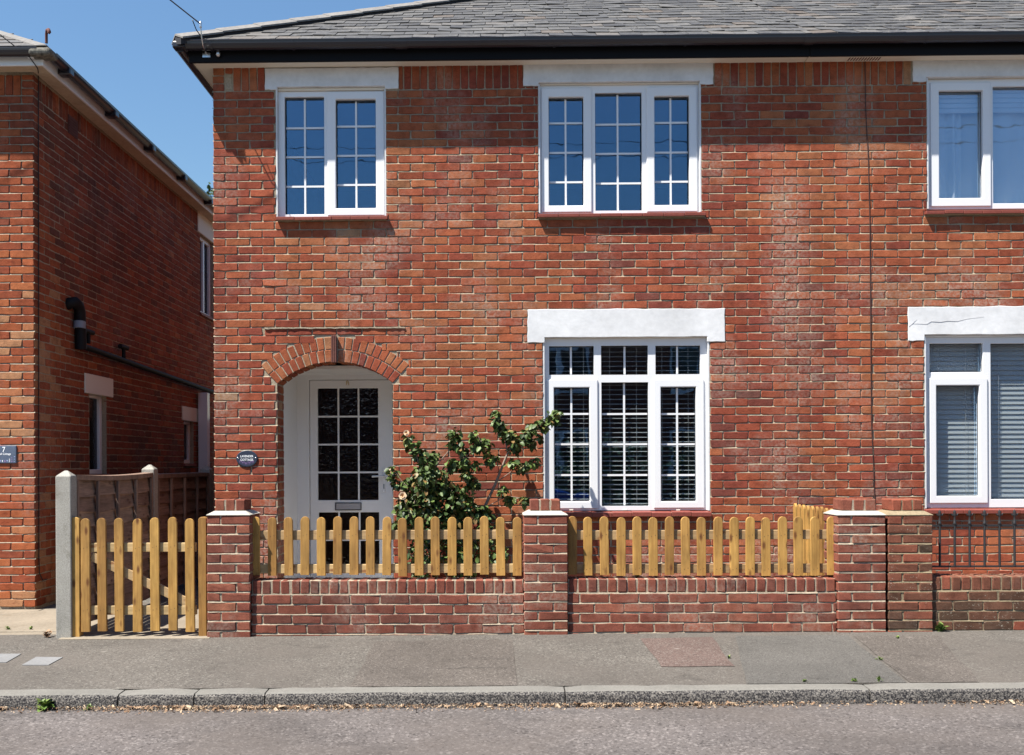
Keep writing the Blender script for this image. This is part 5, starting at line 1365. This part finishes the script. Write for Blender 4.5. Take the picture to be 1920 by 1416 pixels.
weed(167, 1330, .032, 'small green weed in the gutter between two kerb joints', 24, base=kpt(167))
weed(1764, 1184, .07, 'yellowish weed at the foot of the old brown brick wall', 36)
weed(1602, 1279, .03, 'tuft of grass above the kerb nearest the long kerb joint', 18)
weed(1508, 1280, .025, 'low green weed at the back of the kerb below the paired pillars', 16)
weed(1647, 1279, .035, 'tiny upright weed at the back of the kerb beside the joint', 10)
weed(1650, 1238, .028, 'green weed in the crack between two asphalt patches', 14)
weed(1367, 1235, .024, 'small dark weed at the corner of the reddish asphalt patch', 12)
weed(1684, 1198, .03, 'low grass tuft at the foot of the weathered pillar', 16)
weed(15, 1181, .035, 'green tuft in the joint of the pale slabs by the picture edge', 20)
weed(57, 1181, .03, 'small flat tuft in the slab joint near the concrete post', 14)
weed(90, 1195, .06, 'straw coloured dry weed at the base of the concrete post', 26, ma=M_LITTER)
weed(1160, 1080, .06, 'short green weeds showing under the shorter picket fence', 40, base=at(1195, 1081, YPK + .10))
lt = MB(); r = random.Random(4)
for i in range(26000):
    x = r.uniform(-6.5, 7.0); dd2 = abs(r.gauss(0, .05)); y = KF - .008 - dd2
    dens = .5 + .5 * math.sin(x * 1.7 + 1) * math.sin(x * .63)
    if r.random() > .12 + .88 * dens ** 1.6 + (.5 if -3.9 < x < -2.9 else 0): continue
    if r.random() < .5: dd2 *= .4; y = KF - .008 - dd2
    s_ = r.uniform(.003, .008) if r.random() > (.16 if -3.9 < x < -2.9 else .05) else r.uniform(.008, .022)
    M_ = Matrix.Translation((x, y, ROADZ + SLOPE * x + r.uniform(.003, .010 + .012 * (dd2 < .05)))) @ Matrix.Rotation(r.uniform(0, 6.28), 4, 'Z') @ Matrix.Rotation(R(r.gauss(0, 25)), 4, 'X') @ Matrix.Rotation(R(r.gauss(0, 25)), 4, 'Y')
    w_ = s_ * r.uniform(.25, .7)
    lt.add([(-s_, -w_, 0), (s_, -w_ * .6, .1 * s_), (s_ * .8, w_, 0), (-s_ * .7, w_ * .8, .15 * s_)], [(0, 1, 2, 3)], r.random(), False, M_)
lt.build('leaf_litter', M_LITTER, kind='stuff')

# ------------------------------------------------------------------ tree far behind, and the other side of the street that the glass reflects
def leafy(name, ma, centre, rad, n, size, seed, parent=None):
    r = random.Random(seed); b = MB()
    for i in range(n):
        while True:
            q = Vector((r.uniform(-1, 1), r.uniform(-1, 1), r.uniform(-1, 1)))
            if .3 < q.length < 1: break
        lump = 1 + .25 * math.sin(q.x * 5 + seed) * math.cos(q.z * 6)
        p_ = Vector(centre) + Vector((q.x * rad[0], q.y * rad[1], q.z * rad[2])) * lump
        v, f = leaf_geo(size * r.uniform(.7, 1.3), r)
        b.add(v, f, r.uniform(0, .75), True, Matrix.Translation(p_) @ Matrix.Rotation(r.uniform(0, 6.28), 4, 'Z') @ Matrix.Rotation(R(r.uniform(-60, 60)), 4, 'Y'))
    return b.build(name, ma, parent)
tp = at(408, 385, 24)
tree = empty('tree', (tp.x, 24, 0), 'dark green tree top showing between the two roofs', 'tree')
MB().tube([(tp.x, 24, -.3), (tp.x + .1, 24.1, 3), (tp.x - .1, 24, tp.z)], [.22, .17, .05], 8).build('trunk', M_BARK, tree)
leafy('crown', M_HEDGE, (tp.x + .15, 24, tp.z - .9), (1.1, 1.2, 1.5), 2200, .16, 4, tree)
h2_ = leafy('hedge', M_HEDGE, (-3.6, 19.5, 1.0), (3.2, .6, 1.7), 6000, .14, 12); tag(h2_, 'dark hedge at the far end of the side path, almost wholly hidden', 'hedge')
hd_ = leafy('hedge', M_HEDGE, (2.6, -15.0, .9), (2.6, .5, 1.0), 3500, .09, 9); tag(hd_, 'green hedge across the street, seen only as a reflection', 'hedge')
def opp(x0, x1, label, ma):
    o = empty('brick_house', ((x0 + x1) / 2, -18, 0), label, 'house')
    MB().box(x0, x1, -24, -18, -.3, 5.0).build('wall', ma, o)
    MB().add([(x0 - .2, -17.7, 4.95), (x1 + .2, -17.7, 4.95), (x1 + .2, -21, 6.9), (x0 - .2, -21, 6.9), (x1 + .2, -24.3, 4.95), (x0 - .2, -24.3, 4.95)], [(1, 0, 3, 2), (3, 5, 4, 2)]).build('roof', M_SLATE, o)
    for wx in (.25, .7):
        for z0 in (.9, 3.2):
            c_ = x0 + (x1 - x0) * wx
            wf = MB().box(c_ - .8, c_ + .8, -17.995, -17.95, z0, z0 + 1.3).build('window', M_UPVC, o)
            for sx in (-.4, .4): MB().box(c_ + sx - .33, c_ + sx + .33, -17.949, -17.94, z0 + .1, z0 + 1.2).build('pane', M_DARKGLASS, wf)
opp(-9, -.6, 'red brick house across the street reflected in the door glass', M_OPPB)
opp(-.4, 8, 'brick house across the street reflected in the barred ground-floor window', M_OPPB)
opp(8.2, 18, 'brick house across the street reflected in the window behind the railings', M_OPPB)
# blue car parked on the far side of the street
carx, cary, cz = 0.05, -11.6, ROADZ - .03
car = empty('parked_car', (carx, cary, cz), 'blue parked car across the street, seen only as a reflection', 'car')
side = [(-2.0, .30), (-1.62, .30), (-1.55, .52), (-1.32, .64), (-1.08, .52), (-1.0, .28), (1.02, .28), (1.1, .52), (1.34, .64), (1.58, .52), (1.66, .30), (2.0, .32), (2.05, .62), (1.95, .82), (1.1, .95), (-1.75, .98), (-2.03, .85)]
MB().prism([(carx + x, cary + .82, cz + z) for x, z in reversed(side)], (0, -1.64, 0)).build('body', M_CARBLUE, car, bevel=.05, segs=2)
cabp = [(-1.72, .98), (1.05, .96), (.42, 1.42), (-1.2, 1.46)]
v = [(carx + x, cary + sy_ * (.78 if i < 2 else .62), cz + z) for sy_ in (1, -1) for i, (x, z) in enumerate(cabp)]
MB().add(v, [(3, 2, 1, 0), (4, 5, 6, 7), (0, 1, 5, 4), (1, 2, 6, 5), (2, 3, 7, 6), (3, 0, 4, 7)]).build('cabin', M_DARKGLASS, car, bevel=.04)
MB().box(carx - 1.15, carx + .4, cary - .60, cary + .60, cz + 1.435, cz + 1.475).build('roof', M_CARBLUE, car, bevel=.015)
for wx in (-1.32, 1.34):
    for wy in (-.74, .74):
        wl = MB().lathe([(.0, -.1), (.30, -.1), (.315, -.06), (.315, .06), (.30, .1), (0, .1)], (carx + wx, cary + wy, cz + .315), 16, axis='Y').build('wheel', M_RUBBER, car)
        MB().lathe([(0, .108), (.19, .106), (.20, .09)] if wy < 0 else [(0, -.108), (.19, -.106), (.20, -.09)], (carx + wx, cary + wy, cz + .315), 14, axis='Y').build('rim', M_STEEL, wl)
# overhead wires of the street, reflected in the upper panes
for i, (za, zb2) in enumerate(((8.55, 8.95), (8.2, 8.65))):
    P = [Vector((-14 + 30 * t, -13.2, za + (zb2 - za) * t - .35 * math.sin(math.pi * t))) for t in (0, .2, .4, .6, .8, 1)]
    o = MB().tube(P, .008, 5).build('street_wire', M_CABLE); tag(o, ('upper' if i == 0 else 'lower') + ' of two wires over the street, reflected in the upper panes', 'cable', 'street wires')
print('objects', len(bpy.data.objects))
